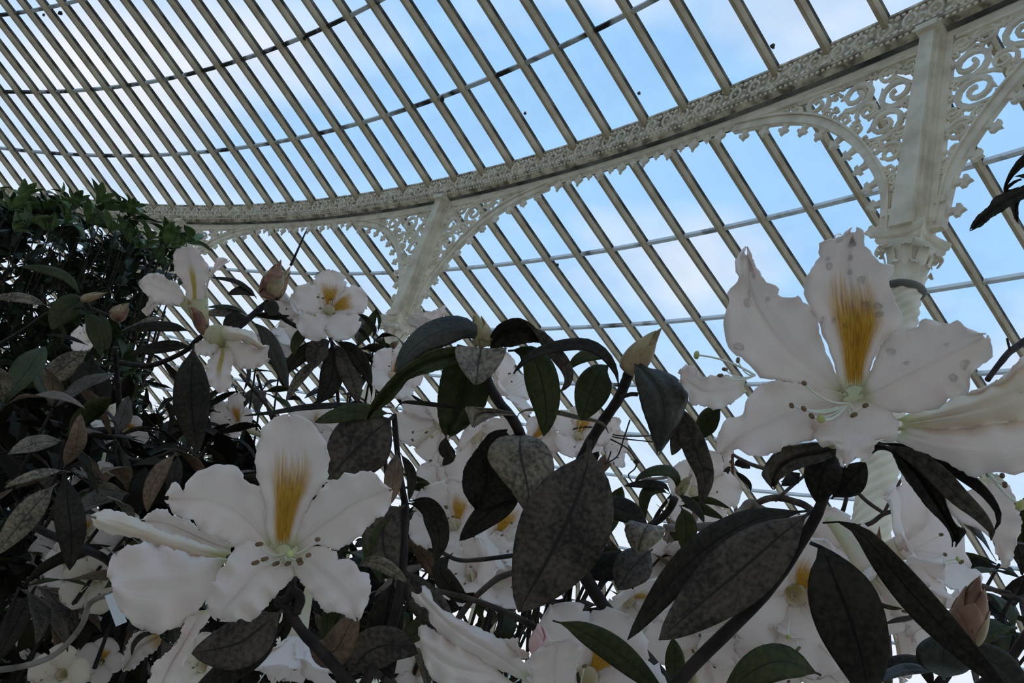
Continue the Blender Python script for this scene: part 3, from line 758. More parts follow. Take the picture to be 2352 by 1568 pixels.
patch('petal', f1, c2((690, 905), (610, 960), (556, 1000), (550, 1060), (598, 1128), (622, 1098), (655, 1110), (668, 1180), (695, 1222)),
      c2((780, 900), (880, 940), (950, 1000), (945, 1090), (910, 1100), (880, 1090), (842, 1120), (830, 1160), (800, 1185), (755, 1175), (706, 1224)), (.350, .326, .320), 'petal', -.003, .005, seed=5)
T1 = P3(1951, 925, .345)
for (a, b) in c2((510, 825), (450, 930), (508, 945), (545, 980), (800, 930), (745, 975)): stamen(f1, T1, P3(a, b, .318), .0005, .0036)
stamen(f1, T1, P3(*c2((590, 993))[0], .314), .0007, .0042, True)
q = random.Random(3)
for ob, num, lo in ((top1, 16, .35), (lp1, 7, .3), (rp1, 5, .3)):
    rows = SURF[ob.name]
    for k in range(num):
        i = int(q.uniform(lo, .93)*len(rows)); j = q.randrange(1, 12); p = rows[i][j]; r = q.uniform(.0008, .0017) if k % 3 else q.uniform(.0016, .0024)
        vw = (CAM-p).normalized(); e = vw.orthogonal().normalized(); g = vw.cross(e); mb = MB()
        mb.grid([[p+vw*(r*.62*math.sin(a)+.0004)+(e*math.cos(2*PI*w_/12)+g*math.sin(2*PI*w_/12))*(r*max(.02, math.cos(a))) for w_ in range(12)] for a in (-.5, -.25, 0, .3, .6, .95, 1.25, 1.5)], True, caps=True)
        plink('water_drop', mb.mesh('water_drop', 'water'), f1)
# side-facing bloom at the right edge
f1b = patch('flower', S1, c2((945, 1000), (1030, 962), (1180, 925), (1230, 885), (1350, 850), (1450, 800), (1510, 752), (1560, 700), (1640, 640)),
      c2((945, 1048), (1050, 1042), (1200, 1048), (1350, 1030), (1480, 1010), (1560, 1000), (1700, 970)), (.372, .352, .345), 'petal_cream', -.016, .003, seed=8)
f1b['label'] = 'white funnel bloom seen from the side'
patch('petal', f1b, c2((945, 1030), (1080, 1040), (1220, 1045), (1350, 1028), (1480, 1010), (1600, 990), (1750, 960)),
      c2((943, 1060), (940, 1095), (1020, 1130), (1200, 1205), (1310, 1268), (1400, 1240), (1500, 1255), (1600, 1230), (1750, 1200)), (.372, .345, .34), 'petal', -.010, .004, seed=9)
patch('petal', f1b, c2((1180, 925), (1230, 885), (1350, 850), (1450, 795), (1505, 740), (1560, 690), (1640, 640)), c2((1190, 935), (1300, 930), (1400, 905), (1500, 880), (1600, 840), (1700, 790)), (.36, .338, .335), 'petal', .006, .004, seed=10)
patch('petal', f1b, c2((1310, 1262), (1330, 1310), (1260, 1350), (1180, 1400), (1250, 1480), (1330, 1510), (1400, 1560), (1420, 1640)), c2((1420, 1250), (1480, 1310), (1520, 1400), (1540, 1500), (1520, 1560), (1500, 1640), (1480, 1690), (1440, 1700)), (.40, .40, .405), 'petal', .004, .004, seed=11)
T2 = P3(2250, 1050, .36)
for a, b in ((2302, 1092), (2308, 1113), (2340, 1157)): stamen(f1b, T2, P3(a, b, .345), .0005, .004)
stamen(f1b, T2, P3(2345, 1160, .342), .0007, .007, True)
# third bloom peeping out on the left of the big one
fl = patch('flower', S1, c5((2520, 520), (2400, 500), (2300, 500), (2230, 515), (2195, 450), (2130, 438), (2082, 485)), c5((2520, 600), (2400, 690), (2320, 715), (2235, 690), (2160, 680), (2150, 620), (2085, 530)), (.47, .46, .455), 'petal', .004, .004, seed=6)
fl['label'] = 'small side bloom with long green-tipped style'
stamen(fl, P3(1735, 862, .44), P3(1600, 815, .44), .0006, .006, True, -.01)
for a, b in ((1665, 848), (1655, 862), (1695, 827)): stamen(fl, P3(1735, 862, .44), P3(a, b, .44), .0004, .0042)
# stem and leaves
stem(S1, D([(1912, 1005), (1905, 1080), (1885, 1160), (1845, 1235), (1755, 1364), (1600, 1519), (1540, 1590)], .392, .40, .42), (22, 34))
trunk(S1, 1545, 1585, .42, 30)
leaf(S1, D(c7((815, 365), (700, 450), (560, 565), (300, 790), (60, 990), (-262, 1270)), .40, .385, .39), 150, 'leaf_under', 8, .12, .1)
leaf(S1, D(c7((800, 370), (600, 395), (400, 440), (200, 540), (0, 690), (-200, 900), (-480, 1270)), .405, .40, .41), 92, 'leaf_dark', 30, .3)
leaf(S1, D(c7((790, 595), (840, 610), (890, 670), (960, 850), (1060, 1100), (1150, 1400), (1200, 1700)), .40, .37, .36), 165, 'leaf_dark', -6, .1, .1)
leaf(S1, D(c7((880, 455), (1000, 450), (1150, 530), (1350, 770), (1600, 1060), (1900, 1370), (2200, 1660)), .40, .37, .36), 78, 'leaf_dark', 15, .3, .1)
patch('leaf', S1, c2((815, 1110), (850, 1095), (920, 1140), (960, 1230), (1030, 1330), (1100, 1420), (1180, 1500), (1210, 1560), (1210, 1600)), c2((820, 1170), (870, 1130), (1000, 1150), (1100, 1230), (1165, 1300), (1185, 1400), (1230, 1500), (1280, 1520), (1225, 1600)), (.39, .375, .38), 'leaf_dark', .003, .002, seed=31, jit=.5)
leaf(S1, D(c2((850, 1110), (1000, 1160), (1120, 1240), (1250, 1370), (1340, 1450), (1400, 1530), (1395, 1570)), .385, .365, .37), 52, 'leaf_under', 20)
leaf(S1, D(c2((845, 1105), (1000, 1130), (1180, 1210), (1340, 1320), (1420, 1420), (1432, 1480), (1410, 1525)), .39, .372, .375), 40, 'leaf_dark', 45)
patch('leaf', S1, c2((665, 1110), (560, 1105), (450, 1120), (395, 1135), (340, 1190), (310, 1250), (330, 1290), (362, 1328)), c2((670, 1150), (620, 1190), (520, 1215), (440, 1250), (400, 1275), (390, 1290), (375, 1315), (366, 1330)), (.395, .38, .375), 'leaf_under', .003, .002, seed=32, jit=.4)
leaf(S1, D(c2((660, 1150), (600, 1240), (570, 1390)), .395, .385, .39), 90, 'leaf_dark', 20)
leaf(S1, D(c2((640, 1370), (720, 1290), (800, 1200)), .40, .39, .385), 75, 'leaf_dark', 10)
leaf(S1, D(c2((400, 1290), (470, 1270), (400, 1310)), .40, .395, .39), 30, 'leaf_dark', 10)
leaf(S1, D([(1885, 1550), (1800, 1518), (1730, 1540), (1660, 1600)], .36, .35, .36), 86, 'leaf_green', 10)
leaf(S1, D([(2168, 1560), (2166, 1520), (2172, 1455)], .40, .385, .39), 118, 'leaf_gloss', 0, .35)
leaf(S1, D([(2150, 1545), (2100, 1535), (2050, 1545), (2000, 1575)], .40, .39, .38), 30, 'leaf_gloss', 30)
leaf(S1, D([(2195, 1545), (2260, 1510), (2330, 1560), (2370, 1600)], .42, .40, .40), 80, 'leaf_gloss', 20)
leaf(S1, D([(2145, 1590), (2120, 1530), (2060, 1520), (2010, 1530)], .42, .41, .41), 40, 'leaf_dark', 30)
bud(S1, (2210, 1478, .40), (2252, 1316, .39), 74, 'bud_red', 'bud_tan', 9, .12, 'reddish brown scaly flower bud')
stem(S1, D([(2205, 1480), (2190, 1520), (2160, 1568), (2100, 1640)], .40, .42), (20, 26))
stem(S1, D([(2100, 1635), (1900, 1640), (1700, 1620), (1545, 1588)], .42, .42), (26, 28))

# ================================================================== centre shrub with tan buds
S2 = shrub(1480, .55, 'rhododendron with two tan pointed buds above arching drooping dark leaves')
stem(S2, D(c5((870, 500), (900, 580), (960, 680), (1040, 780), (1090, 880), (1180, 1100), (1330, 1420)), .50, .53, .54), (22, 26))
stem(S2, D(c5((1775, 480), (1745, 560), (1700, 660), (1610, 790), (1520, 940), (1440, 1120), (1380, 1350), (1420, 1700)), .49, .53, .54), (24, 28))
stem(S2, D([(1284, 1196), (1320, 1280), (1372, 1370), (1430, 1450), (1500, 1530), (1560, 1600)], .54, .55), (26, 36))
trunk(S2, 1555, 1595, .55, 36)
stem(S2, D(c5((1720, 640), (1780, 620), (1830, 620)), .49, .49), (10, 10), name='petiole')
bud(S2, (*c5((1760, 470))[0], .49), (*c5((1990, 188))[0], .475), 56, 'bud_tan', 'bud_green', 6, 0, 'large tan pointed bud')
bud(S2, (*c5((868, 320))[0], .50), (*c5((800, 88))[0], .50), 44, 'bud_green', 'bud_tan', 7, .04, 'pale green-tan pointed bud')
leaf(S2, D(c5((850, 330), (820, 250), (740, 200), (640, 205), (500, 260), (380, 360), (295, 480)), .50, .485, .47), 72, 'leaf_gloss', 12, -.25, .05)
patch('leaf', S2, c5((860, 330), (760, 320), (560, 330), (440, 390), (320, 470), (170, 640), (115, 740), (105, 800)), c5((850, 380), (700, 420), (560, 470), (390, 520), (330, 590), (250, 680), (160, 740), (115, 820)), (.50, .47, .465), 'leaf_green', .004, .002, seed=41, jit=.5)
patch('leaf', S2, c5((690, 305), (675, 340), (685, 400), (720, 470), (770, 530), (800, 558)), c5((1000, 325), (990, 370), (950, 440), (900, 500), (850, 540), (806, 560)), (.485, .468, .462), 'leaf_pale', .006, .001, seed=42, jit=.4)
patch('leaf', S2, c5((690, 420), (610, 440), (575, 560), (562, 700), (580, 820), (615, 890)), c5((860, 420), (890, 560), (870, 680), (800, 780), (700, 860), (635, 892)), (.50, .515, .505), 'leaf_green', .004, .002, seed=43, jit=.5)
leaf(S2, D(c5((620, 880), (610, 960), (640, 1010), (595, 1070)), .505, .50, .50), 34, 'leaf_dark', 10)
patch('leaf', S2, c5((885, 320), (900, 250), (950, 180), (1030, 142), (1100, 145), (1170, 190), (1240, 270)), c5((890, 350), (960, 320), (1030, 320), (1100, 300), (1180, 290), (1230, 300), (1250, 300)), (.50, .485, .48), 'leaf_dark', .008, .002, seed=44, jit=.4)
leaf(S2, D(c5((1130, 175), (1210, 240), (1300, 350), (1375, 450), (1390, 540), (1340, 605)), .482, .475, .48), 38, 'leaf_under', 25)
leaf(S2, D(c5((1010, 345), (1100, 350), (1190, 430), (1240, 620), (1250, 760), (1235, 885)), .50, .49, .495), 82, 'leaf_green', 0, .2)
leaf(S2, D(c5((1710, 600), (1690, 480), (1620, 370), (1520, 310), (1400, 305), (1250, 335), (1130, 395), (1042, 490)), .485, .465, .46), 36, 'leaf_dark', 35, .3)
leaf(S2, D(c5((1660, 430), (1590, 480), (1530, 620), (1475, 785)), .495, .49, .49), 88, 'leaf_green', 10, .15)
leaf(S2, D(c5((1640, 395), (1540, 370), (1450, 400), (1388, 465)), .495, .49, .49), 32, 'leaf_green', 20)
patch('leaf', S2, c5((1808, 405), (1812, 520), (1830, 600), (1860, 720), (1900, 830), (1930, 930), (1953, 1006)), c5((1815, 402), (1900, 455), (1985, 470), (2090, 530), (2145, 620), (2130, 700), (2080, 820), (1962, 1004)), (.48, .465, .47), 'leaf_gloss', -.006, .001, seed=45, jit=.4)
leaf(S2, D(c5((2040, 640), (2120, 780), (2200, 980), (2255, 1150), (2225, 1325)), .475, .475, .48), 62, 'leaf_under', 20, .35)
leaf(S2, D(c5((2060, 800), (2080, 900), (2045, 1003)), .48, .48, .485), 36, 'leaf_under', 10)
leaf(S2, D(c5((2360, 700), (2280, 780), (2200, 905)), .48, .49, .50), 56, 'leaf_green', 20)
leaf(S2, D(c5((300, 712), (340, 672), (450, 675), (600, 692), (740, 700)), .52, .51, .50), 20, 'leaf_dark', 60)
patch('leaf', S2, c5((1050, 738), (950, 715), (850, 705), (740, 698), (760, 760), (785, 830)), c5((1050, 752), (980, 752), (920, 760), (870, 780), (820, 810), (792, 832)), (.50, .49, .48), 'leaf_pale', .003, .001, seed=46, jit=.3)
leaf(S2, D(c5((1060, 775), (1090, 730), (1160, 716), (1300, 730), (1450, 765), (1600, 800), (1645, 865)), .53, .52, .51), 18, 'leaf_pale', 55)
patch('leaf', S2, c5((1010, 840), (900, 860), (800, 980), (735, 1080), (720, 1190), (745, 1270), (810, 1358)), c5((1050, 870), (980, 1000), (960, 1100), (1000, 1180), (1040, 1260), (930, 1320), (820, 1360)), (.535, .52, .525), 'leaf_dark', .004, .002, seed=47, jit=.5)
leaf(S2, D(c5((1120, 1180), (1000, 1290), (850, 1400), (702, 1545)), .53, .525, .52), 66, 'leaf_dark', 15)
patch('leaf', S2, c5((1085, 880), (960, 890), (890, 960), (885, 1040), (940, 1120), (1030, 1230), (1110, 1350), (1140, 1388)), c5((1100, 876), (1200, 900), (1270, 970), (1300, 1070), (1285, 1170), (1240, 1260), (1180, 1350), (1150, 1390)), (.53, .505, .50), 'leaf_pale', -.004, .001, seed=48, jit=.4)
leaf(S2, D([(1354, 1010), (1345, 1080), (1310, 1180), (1255, 1290), (1190, 1406)], .51, .49, .485), 215, 'leaf_under', 0, .1, .05)
patch('leaf', S2, e6((640, 910), (520, 880), (420, 860), (370, 930), (375, 1010), (420, 1120), (480, 1220), (510, 1245)), e6((650, 910), (760, 920), (818, 950), (800, 1030), (720, 1110), (620, 1190), (540, 1240), (515, 1248)), (.54, .52, .52), 'leaf_pale', -.004, .001, seed=49, jit=.3)
leaf(S2, D(e6((640, 915), (500, 800), (300, 720), (100, 680), (-60, 700)), .55, .545, .54), 62, 'leaf_dark', 20)
leaf(S2, D(e6((680, 1180), (540, 1300), (420, 1430), (290, 1640)), .55, .54, .53), 90, 'leaf_under', 5)
leaf(S2, D(e6((500, 1240), (300, 1330), (100, 1400), (-120, 1480)), .56, .555, .55), 70, 'leaf_dark', 10)
# side sprig with a small bud (right of the centre)
S2b = shrub(1700, .72, 'rhododendron sprig with one small tan bud and hooked green leaves on thick bent branch')
bud(S2b, (*e6((960, 560))[0], .66), (*e6((1138, 318))[0], .655), 22, 'bud_tan', 'bud_green', 5)
stem(S2b, D(e6((650, 915), (780, 830), (880, 720), (930, 600)), .67, .66), (16, 18))
for pts, w, mt, tw in (
    (((950, 560), (960, 400), (870, 300), (700, 300), (560, 350), (480, 430)), 30, 'leaf_green', 30), (((880, 560), (820, 470), (700, 450), (500, 450), (360, 470)), 24, 'leaf_dark', 30),
    (((860, 560), (740, 500), (620, 540), (580, 680), (600, 835)), 30, 'leaf_green', 15), (((1000, 640), (1150, 620), (1350, 640), (1550, 720)), 20, 'leaf_green', 30),
    (((980, 690), (1180, 700), (1340, 770), (1480, 840)), 26, 'leaf_green', 20), (((1000, 700), (1040, 800), (1060, 1000), (1040, 1220)), 52, 'leaf_green', 5),
    (((960, 560), (1080, 640), (1200, 760), (1260, 880)), 26, 'leaf_gloss', 25)):
    leaf(S2b, D(e6(*pts), .66, .65, .655), w, mt, tw)
stem(S2b, D([(1525, 1212), (1600, 1210), (1660, 1203), (1697, 1180), (1722, 1155), (1736, 1165), (1752, 1172)], .68, .70), (18, 22), 'bark_pale')
stem(S2b, D([(1660, 1203), (1700, 1195), (1735, 1158), (1775, 1143), (1820, 1150), (1870, 1178), (1960, 1300), (2030, 1420), (2040, 1600)], .69, .72), (13, 20), 'bark')
stem(S2b, D([(1870, 1178), (1910, 1210), (1990, 1205), (2030, 1180), (2075, 1168)], .71, .70), (12, 9), 'bark')
stem(S2b, D([(1950, 1110), (1990, 1150), (2030, 1178)], .70, .70), (9, 9), 'bark')
stem(S2b, D([(1950, 1110), (1940, 1160), (1925, 1200)], .70, .71), (9, 10), 'bark')
stem(S2b, D([(2030, 1178), (2055, 1130), (2085, 1070)], .70, .70), (8, 6), 'bark')
stem(S2b, D([(1780, 1150), (1850, 1090), (1900, 1060)], .70, .71), (8, 7), 'bark')
trunk(S2b, 2040, 1598, .72, 22)
# ================================================================== left bloom
S3 = shrub(760, .5, 'rhododendron with broad white bloom and drooping sideways bloom beside a paper label')
f2 = plink('flower', (lambda mb: (mb.tube([P3(655, 1272, .412), P3(656, 1280, .428), P3(659, 1292, .446), P3(664, 1308, .46)], [.013, .0095, .0065, .0045], 14), mb)[1])(MB()).mesh('flower', 'petal_cream'), S3)
f2['label'] = 'broad open white bloom with orange streaked throat'
patch('petal', f2, c3((1060, 860), (1010, 740), (1008, 600), (975, 500), (960, 440), (955, 340), (962, 290), (988, 225), (990, 198), (1030, 160), (1080, 130), (1140, 119)),
      c3((1150, 850), (1205, 700), (1245, 600), (1330, 490), (1347, 420), (1350, 340), (1322, 250), (1282, 200), (1250, 160), (1195, 132), (1145, 119)), (.410, .392, .385), 'petal_blotch', .006, .003, seed=12, label='top petal with orange blotch')
patch('petal', f2, c3((1060, 830), (1012, 740), (1005, 570), (975, 510), (892, 480), (888, 440), (850, 402), (780, 390), (700, 405), (640, 432), (582, 488), (577, 542), (540, 500), (512, 487), (468, 560)),
      c3((1050, 870), (940, 850), (840, 830), (740, 780), (660, 752), (622, 690), (560, 680), (500, 640), (492, 605), (464, 585)), (.410, .388, .385), 'petal', .005, .005, seed=13)
patch('petal', f2, c3((1160, 840), (1230, 640), (1340, 492), (1400, 470), (1440, 437), (1508, 442), (1522, 424), (1600, 440), (1642, 492), (1688, 522)),
      c3((1170, 870), (1290, 822), (1390, 850), (1500, 790), (1560, 730), (1610, 680), (1660, 655), (1682, 600), (1692, 530)), (.410, .390, .385), 'petal', .005, .004, seed=14)
patch('petal', f2, c3((1080, 870), (960, 802), (880, 812), (840, 845), (782, 940), (742, 980), (745, 1022), (702, 1030), (690, 1100), (712, 1195), (740, 1230)),
      c3((1130, 890), (1158, 960), (1150, 1010), (1100, 1060), (1042, 1120), (1000, 1172), (930, 1236), (880, 1220), (840, 1236), (760, 1236)), (.408, .382, .385), 'petal', -.004, .005, seed=15)
patch('petal', f2, c3((1130, 890), (1170, 980), (1230, 1060), (1270, 1110), (1310, 1160), (1332, 1186), (1400, 1186), (1450, 1210), (1500, 1234)),
      c3((1200, 850), (1300, 830), (1388, 860), (1402, 900), (1480, 905), (1512, 960), (1560, 980), (1577, 1040), (1560, 1130), (1512, 1232)), (.409, .386, .385), 'petal', -.002, .004, seed=16)
T3 = P3(660, 1270, .405)
for a, b in c3((975, 820), (955, 920), (1005, 900), (1065, 925), (1130, 925), (1190, 905), (1198, 922), (1240, 880), (1290, 795)): stamen(f2, T3, P3(a, b, .375), .0005, .004)
stamen(f2, T3, P3(*c3((1140, 872))[0], .372), .0008, .0045, True)
f3 = patch('flower', S3, c3((840, 870), (700, 830), (560, 780), (430, 740), (330, 690), (200, 640), (120, 640), (70, 670)), c3((820, 925), (640, 905), (480, 860), (360, 800), (260, 775), (160, 760), (90, 720), (72, 680)), (.432, .425, .42), 'petal_cream', -.010, .003, seed=17)
f3['label'] = 'drooping sideways white bloom with torn browning edge'
patch('petal', f3, c3((845, 835), (740, 780), (650, 745), (600, 692), (500, 665), (470, 630), (400, 640), (370, 665), (335, 692)), c3((840, 880), (680, 840), (560, 800), (440, 755), (345, 705)), (.44, .435, .43), 'petal', .003, .003, seed=18)
patch('petal', f3, c3((820, 900), (620, 880), (450, 825), (330, 815), (250, 840), (190, 880), (165, 930), (155, 1000)), c3((760, 960), (720, 1080), (640, 1180), (575, 1240), (440, 1300), (310, 1262), (235, 1185), (185, 1085)), (.43, .412, .405), 'petal', -.009, .007, nf=7, seed=19, jit=2.6)
patch('petal', f3, c3((620, 1160), (570, 1240), (530, 1360), (405, 1465), (392, 1540), (370, 1560), (420, 1600)), c3((740, 1150), (690, 1240), (615, 1340), (572, 1450), (545, 1560), (500, 1640), (440, 1640)), (.42, .41, .405), 'petal', .004, .003, seed=20)
patch('petal', f3, c3((440, 1290), (330, 1290), (280, 1330), (245, 1420), (235, 1500)), c3((450, 1330), (420, 1390), (360, 1430), (300, 1490), (262, 1500), (240, 1505)), (.43, .425, .42), 'petal_old', .003, .003, seed=21)
leaf(S3, D(c3((420, 1302), (350, 1310), (300, 1360), (288, 1420)), .418, .415, .415), 14, 'leaf_dark', 20)
stem(S3, D([(664, 1306), (672, 1340), (662, 1372), (640, 1385), (660, 1400), (695, 1450), (760, 1520), (820, 1590)], .46, .455, .46), (18, 30))
stem(S3, D([(668, 1350), (690, 1372), (680, 1405)], .452, .456), (20, 24))
stem(S3, D([(540, 1280), (590, 1330), (645, 1385)], .435, .455), (12, 16))
trunk(S3, 818, 1588, .46, 28)
leaf(S3, D([(650, 1400), (600, 1440), (540, 1480), (440, 1500)], .452, .445, .44), 120, 'leaf_under', 5)
leaf(S3, D([(645, 1405), (600, 1480), (520, 1540), (440, 1590)], .46, .455, .45), 75, 'leaf_dark', 20)
leaf(S3, D([(815, 1300), (860, 1290), (910, 1315), (935, 1338)], .47, .46, .46), 34, 'leaf_pale', 10)
leaf(S3, D([(700, 1470), (760, 1500), (800, 1440), (820, 1400)], .48, .47, .47), 80, 'leaf_brown', 10)
leaf(S3, D([(800, 1560), (840, 1500), (900, 1480), (960, 1500)], .48, .47, .47), 100, 'leaf_under', 10)
for (pts, w, mt, tw) in (
    ([(930, 1160), (890, 1190), (880, 1250), (905, 1330)], 88, 'leaf_under', 0), ([(935, 1155), (985, 1170), (1010, 1230), (1000, 1290)], 60, 'leaf_dark', 25),
    ([(940, 1150), (985, 1150), (1015, 1175), (1025, 1200)], 20, 'leaf_dark', 40), ([(930, 1165), (870, 1190), (850, 1230), (840, 1290)], 50, 'leaf_green', 30),
    ([(925, 1300), (960, 1360), (1010, 1420), (1040, 1480)], 80, 'leaf_under', 5), ([(905, 1330), (890, 1400), (880, 1480), (900, 1560)], 90, 'leaf_dark', 5),
    ([(912, 1035), (905, 1090), (895, 1160)], 46, 'leaf_brown', 10), ([(905, 955), (850, 1000), (800, 1050), (752, 1100)], 150, 'leaf_under', 5),
    ([(900, 950), (820, 945), (770, 955), (722, 970)], 46, 'leaf_green', 15), ([(900, 935), (800, 930), (700, 935), (640, 945), (560, 955)], 18, 'leaf_dark', 40),
    ([(920, 1040), (945, 1090), (940, 1150)], 26, 'leaf_dark', 20)):
    leaf(S3, D(pts, .50, .49, .485), w, mt, tw)
stem(S3, D([(930, 1155), (915, 1060), (905, 950)], .51, .51), (16, 12))
stem(S3, D([(930, 1155), (925, 1300), (900, 1440), (830, 1585)], .51, .47), (18, 26))
# paper label hanging from the twig
lab = MB(); a, b, c_, d_ = [P3(x, y, .47) for x, y in ((241, 1368), (262, 1360), (291, 1428), (267, 1438))]
nv = (b-a).cross(c_-a).normalized()*.0004; lab.add([a-nv, b-nv, c_-nv, d_-nv, a+nv, b+nv, c_+nv, d_+nv])
for f_ in ((0, 1, 2, 3), (7, 6, 5, 4), (0, 4, 5, 1), (1, 5, 6, 2), (2, 6, 7, 3), (3, 7, 4, 0)): lab.quad(*f_)
tag(lab.build('plant_label', 'card_white', smooth=False), 'small blank white card hanging beside drooping white bloom', 'plant label')

# ================================================================== upper left shrub
S4 = shrub(300, 1.25, 'rhododendron with three smaller white blooms and scaly buds below the ring beam')
f4 = plink('flower', (lambda mb: (mb.tube([P3(*c4((1160, 800))[0], 1.0), P3(*c4((1190, 880))[0], 1.01), P3(*c4((1230, 980))[0], 1.03)], [.019, .013, .006], 12), mb)[1])(MB()).mesh('flower', 'petal_cream'), S4)
f4['label'] = 'upright white bloom with pale yellow stripe'
patch('petal', f4, c4((1115, 840), (1108, 720), (1055, 645), (1040, 575), (1050, 512), (1082, 498), (1130, 485)), c4((1215, 860), (1232, 720), (1252, 660), (1250, 600), (1212, 550), (1182, 500), (1138, 485)), (1.0, .975, .96), 'petal_stripe', .012, .006, seed=22, jit=1)
patch('petal', f4, c4((1120, 800), (1060, 700), (1012, 690), (970, 650), (900, 650), (845, 685), (832, 710)), c4((1120, 850), (1040, 830), (960, 832), (900, 792), (850, 745), (835, 715)), (1.0, .97, .96), 'petal', .008, .008, seed=23, jit=1)
patch('petal', f4, c4((1080, 825), (960, 800), (900, 800), (872, 850), (848, 868), (885, 905)), c4((1080, 845), (980, 835), (940, 842), (915, 870), (892, 908)), (1.0, .985, .97), 'petal', .005, .006, seed=24, jit=.8)
patch('petal', f4, c4((1205, 840), (1250, 665), (1282, 610), (1296, 572), (1312, 550), (1375, 562)), c4((1240, 860), (1245, 730), (1272, 662), (1322, 612), (1352, 592), (1382, 570)), (1.0, 1.0, 1.01), 'petal', .004, .004, seed=25, jit=.8)
bud(S4, (*c4((1235, 1005))[0], 1.0), (*c4((1120, 790))[0], .985), 26, 'bud_red', 'bud_tan', 6, .1)
f5 = plink('flower', (lambda mb: (mb.tube([P3(*c4((1320, 1050))[0], .99), P3(*c4((1290, 1015))[0], 1.0), P3(*c4((1235, 1005))[0], 1.02)], [.022, .014, .006], 12), mb)[1])(MB()).mesh('flower', 'petal_cream'), S4)
f5['label'] = 'nodding white bloom facing downwards'
patch('petal', f5, c4((1240, 1010), (1290, 970), (1360, 965), (1450, 980), (1530, 1005), (1555, 1070), (1612, 1080)), c4((1330, 1060), (1400, 1050), (1470, 1060), (1530, 1090), (1560, 1110), (1610, 1100)), (1.0, .985, .98), 'petal_cream', -.02, .006, seed=26, jit=1)
patch('petal', f5, c4((1330, 1040), (1420, 1050), (1520, 1080), (1560, 1100), (1615, 1082), (1600, 1150), (1625, 1165)), c4((1340, 1110), (1400, 1190), (1460, 1220), (1540, 1215), (1590, 1190), (1620, 1172)), (1.0, .97, .96), 'petal', .006, .008, seed=27, jit=1)
patch('petal', f5, c4((1300, 1080), (1280, 1140), (1245, 1180), (1240, 1290), (1290, 1340), (1310, 1368)), c4((1370, 1080), (1400, 1150), (1385, 1250), (1390, 1320), (1355, 1352), (1316, 1370)), (.995, .96, .95), 'petal_stripe', .01, .006, seed=28, jit=1)
patch('petal', f5, c4((1320, 1030), (1260, 1000), (1230, 1040), (1165, 1080), (1168, 1150)), c4((1320, 1090), (1290, 1120), (1240, 1145), (1200, 1135), (1175, 1158)), (.995, .97, .96), 'petal', .006, .006, seed=29, jit=1)
f6 = flower(S4, *c4((1975, 860))[0], 1.15, (.25, .25, 1), .112, 33, .80, phase=-.35, stamens=7, top2='petal_blotch', lab='open white bloom with two golden stripes')
flower(S4, *c4((1800, 860))[0], 1.22, (-.5, -.3, .35), .11, 35, .55, stamens=3, top=None)
flower(S4, *c4((1690, 1000))[0], 1.3, (-.2, -.9, .3), .11, 36, .5, stamens=3, top=None)
bud(S4, (*c4((1605, 800))[0], 1.1), (*c4((1690, 557))[0], 1.1), 50, 'bud_red', 'bud_tan', 8, .10, 'tall reddish scaly bud')
bud(S4, (*c4((1640, 800))[0], 1.11), (*c4((1748, 595))[0], 1.12), 30, 'bud_tan', 'bud_red', 6, .05)
stem(S4, D(c4((1745, 600), (1790, 500), (1838, 392)), 1.12, 1.13), (7, 3), name='old_style')
bud(S4, (*c4((490, 805))[0], 1.0), (*c4((652, 760))[0], 1.0), 18, 'bud_tan', 'bud_red', 6)
bud(S4, (*c4((680, 920))[0], 1.02), (*c4((780, 820))[0], 1.02), 34, 'bud_tan', 'bud_red', 7, .08)
stem(S4, D(c4((690, 920), (650, 900), (580, 870), (540, 860)), 1.02, 1.02), (8, 8))
stem(S4, D(c4((540, 860), (500, 800), (470, 800)), 1.02, 1.0), (9, 8))
stem(S4, D(c4((1610, 820), (1560, 860), (1490, 920), (1440, 960), (1300, 1010), (1235, 1005)), 1.11, 1.08, 1.04), (16, 14))
stem(S4, D(c4((1240, 1010), (1190, 1040), (1100, 1120), (900, 1200), (720, 1180)), 1.04, 1.06, 1.1), (12, 12))
stem(S4, D(c4((690, 1090), (700, 1250), (715, 1420), (710, 1560), (730, 1700), (760, 1880), (860, 2020)), 1.1, 1.15, 1.2), (12, 16), 'twig_dark')
stem(S4, D([(330, 1155), (345, 1300), (330, 1450), (320, 1600)], 1.2, 1.25), (16, 20), 'bark')
trunk(S4, 320, 1595, 1.25, 22)
stem(S4, D([(0, 895), (60, 950), (120, 975), (200, 990), (270, 992), (300, 1050)], 1.15, 1.2), (24, 16), 'twig_dark')
stem(S4, D([(270, 1020), (300, 1055), (360, 1050), (405, 1035), (450, 1060), (485, 1010)], 1.18, 1.1), (10, 8), 'bark')
stem(S4, D(c4((0, 1070), (150, 980), (300, 880), (500, 850)), 1.15, 1.03), (9, 6), 'twig_dark')
stem(S4, D(c4((1620, 850), (1720, 930), (1820, 980), (1960, 1000), (2000, 960)), 1.15, 1.18), (11, 10))
stem(S4, D(c4((1960, 990), (2000, 1090), (2020, 1300), (2030, 1420)), 1.18, 1.25), (8, 8))
stem(S4, D(c4((1440, 1250), (1560, 1390), (1700, 1560), (1800, 1640)), 1.15, 1.2), (8, 7), 'bark')
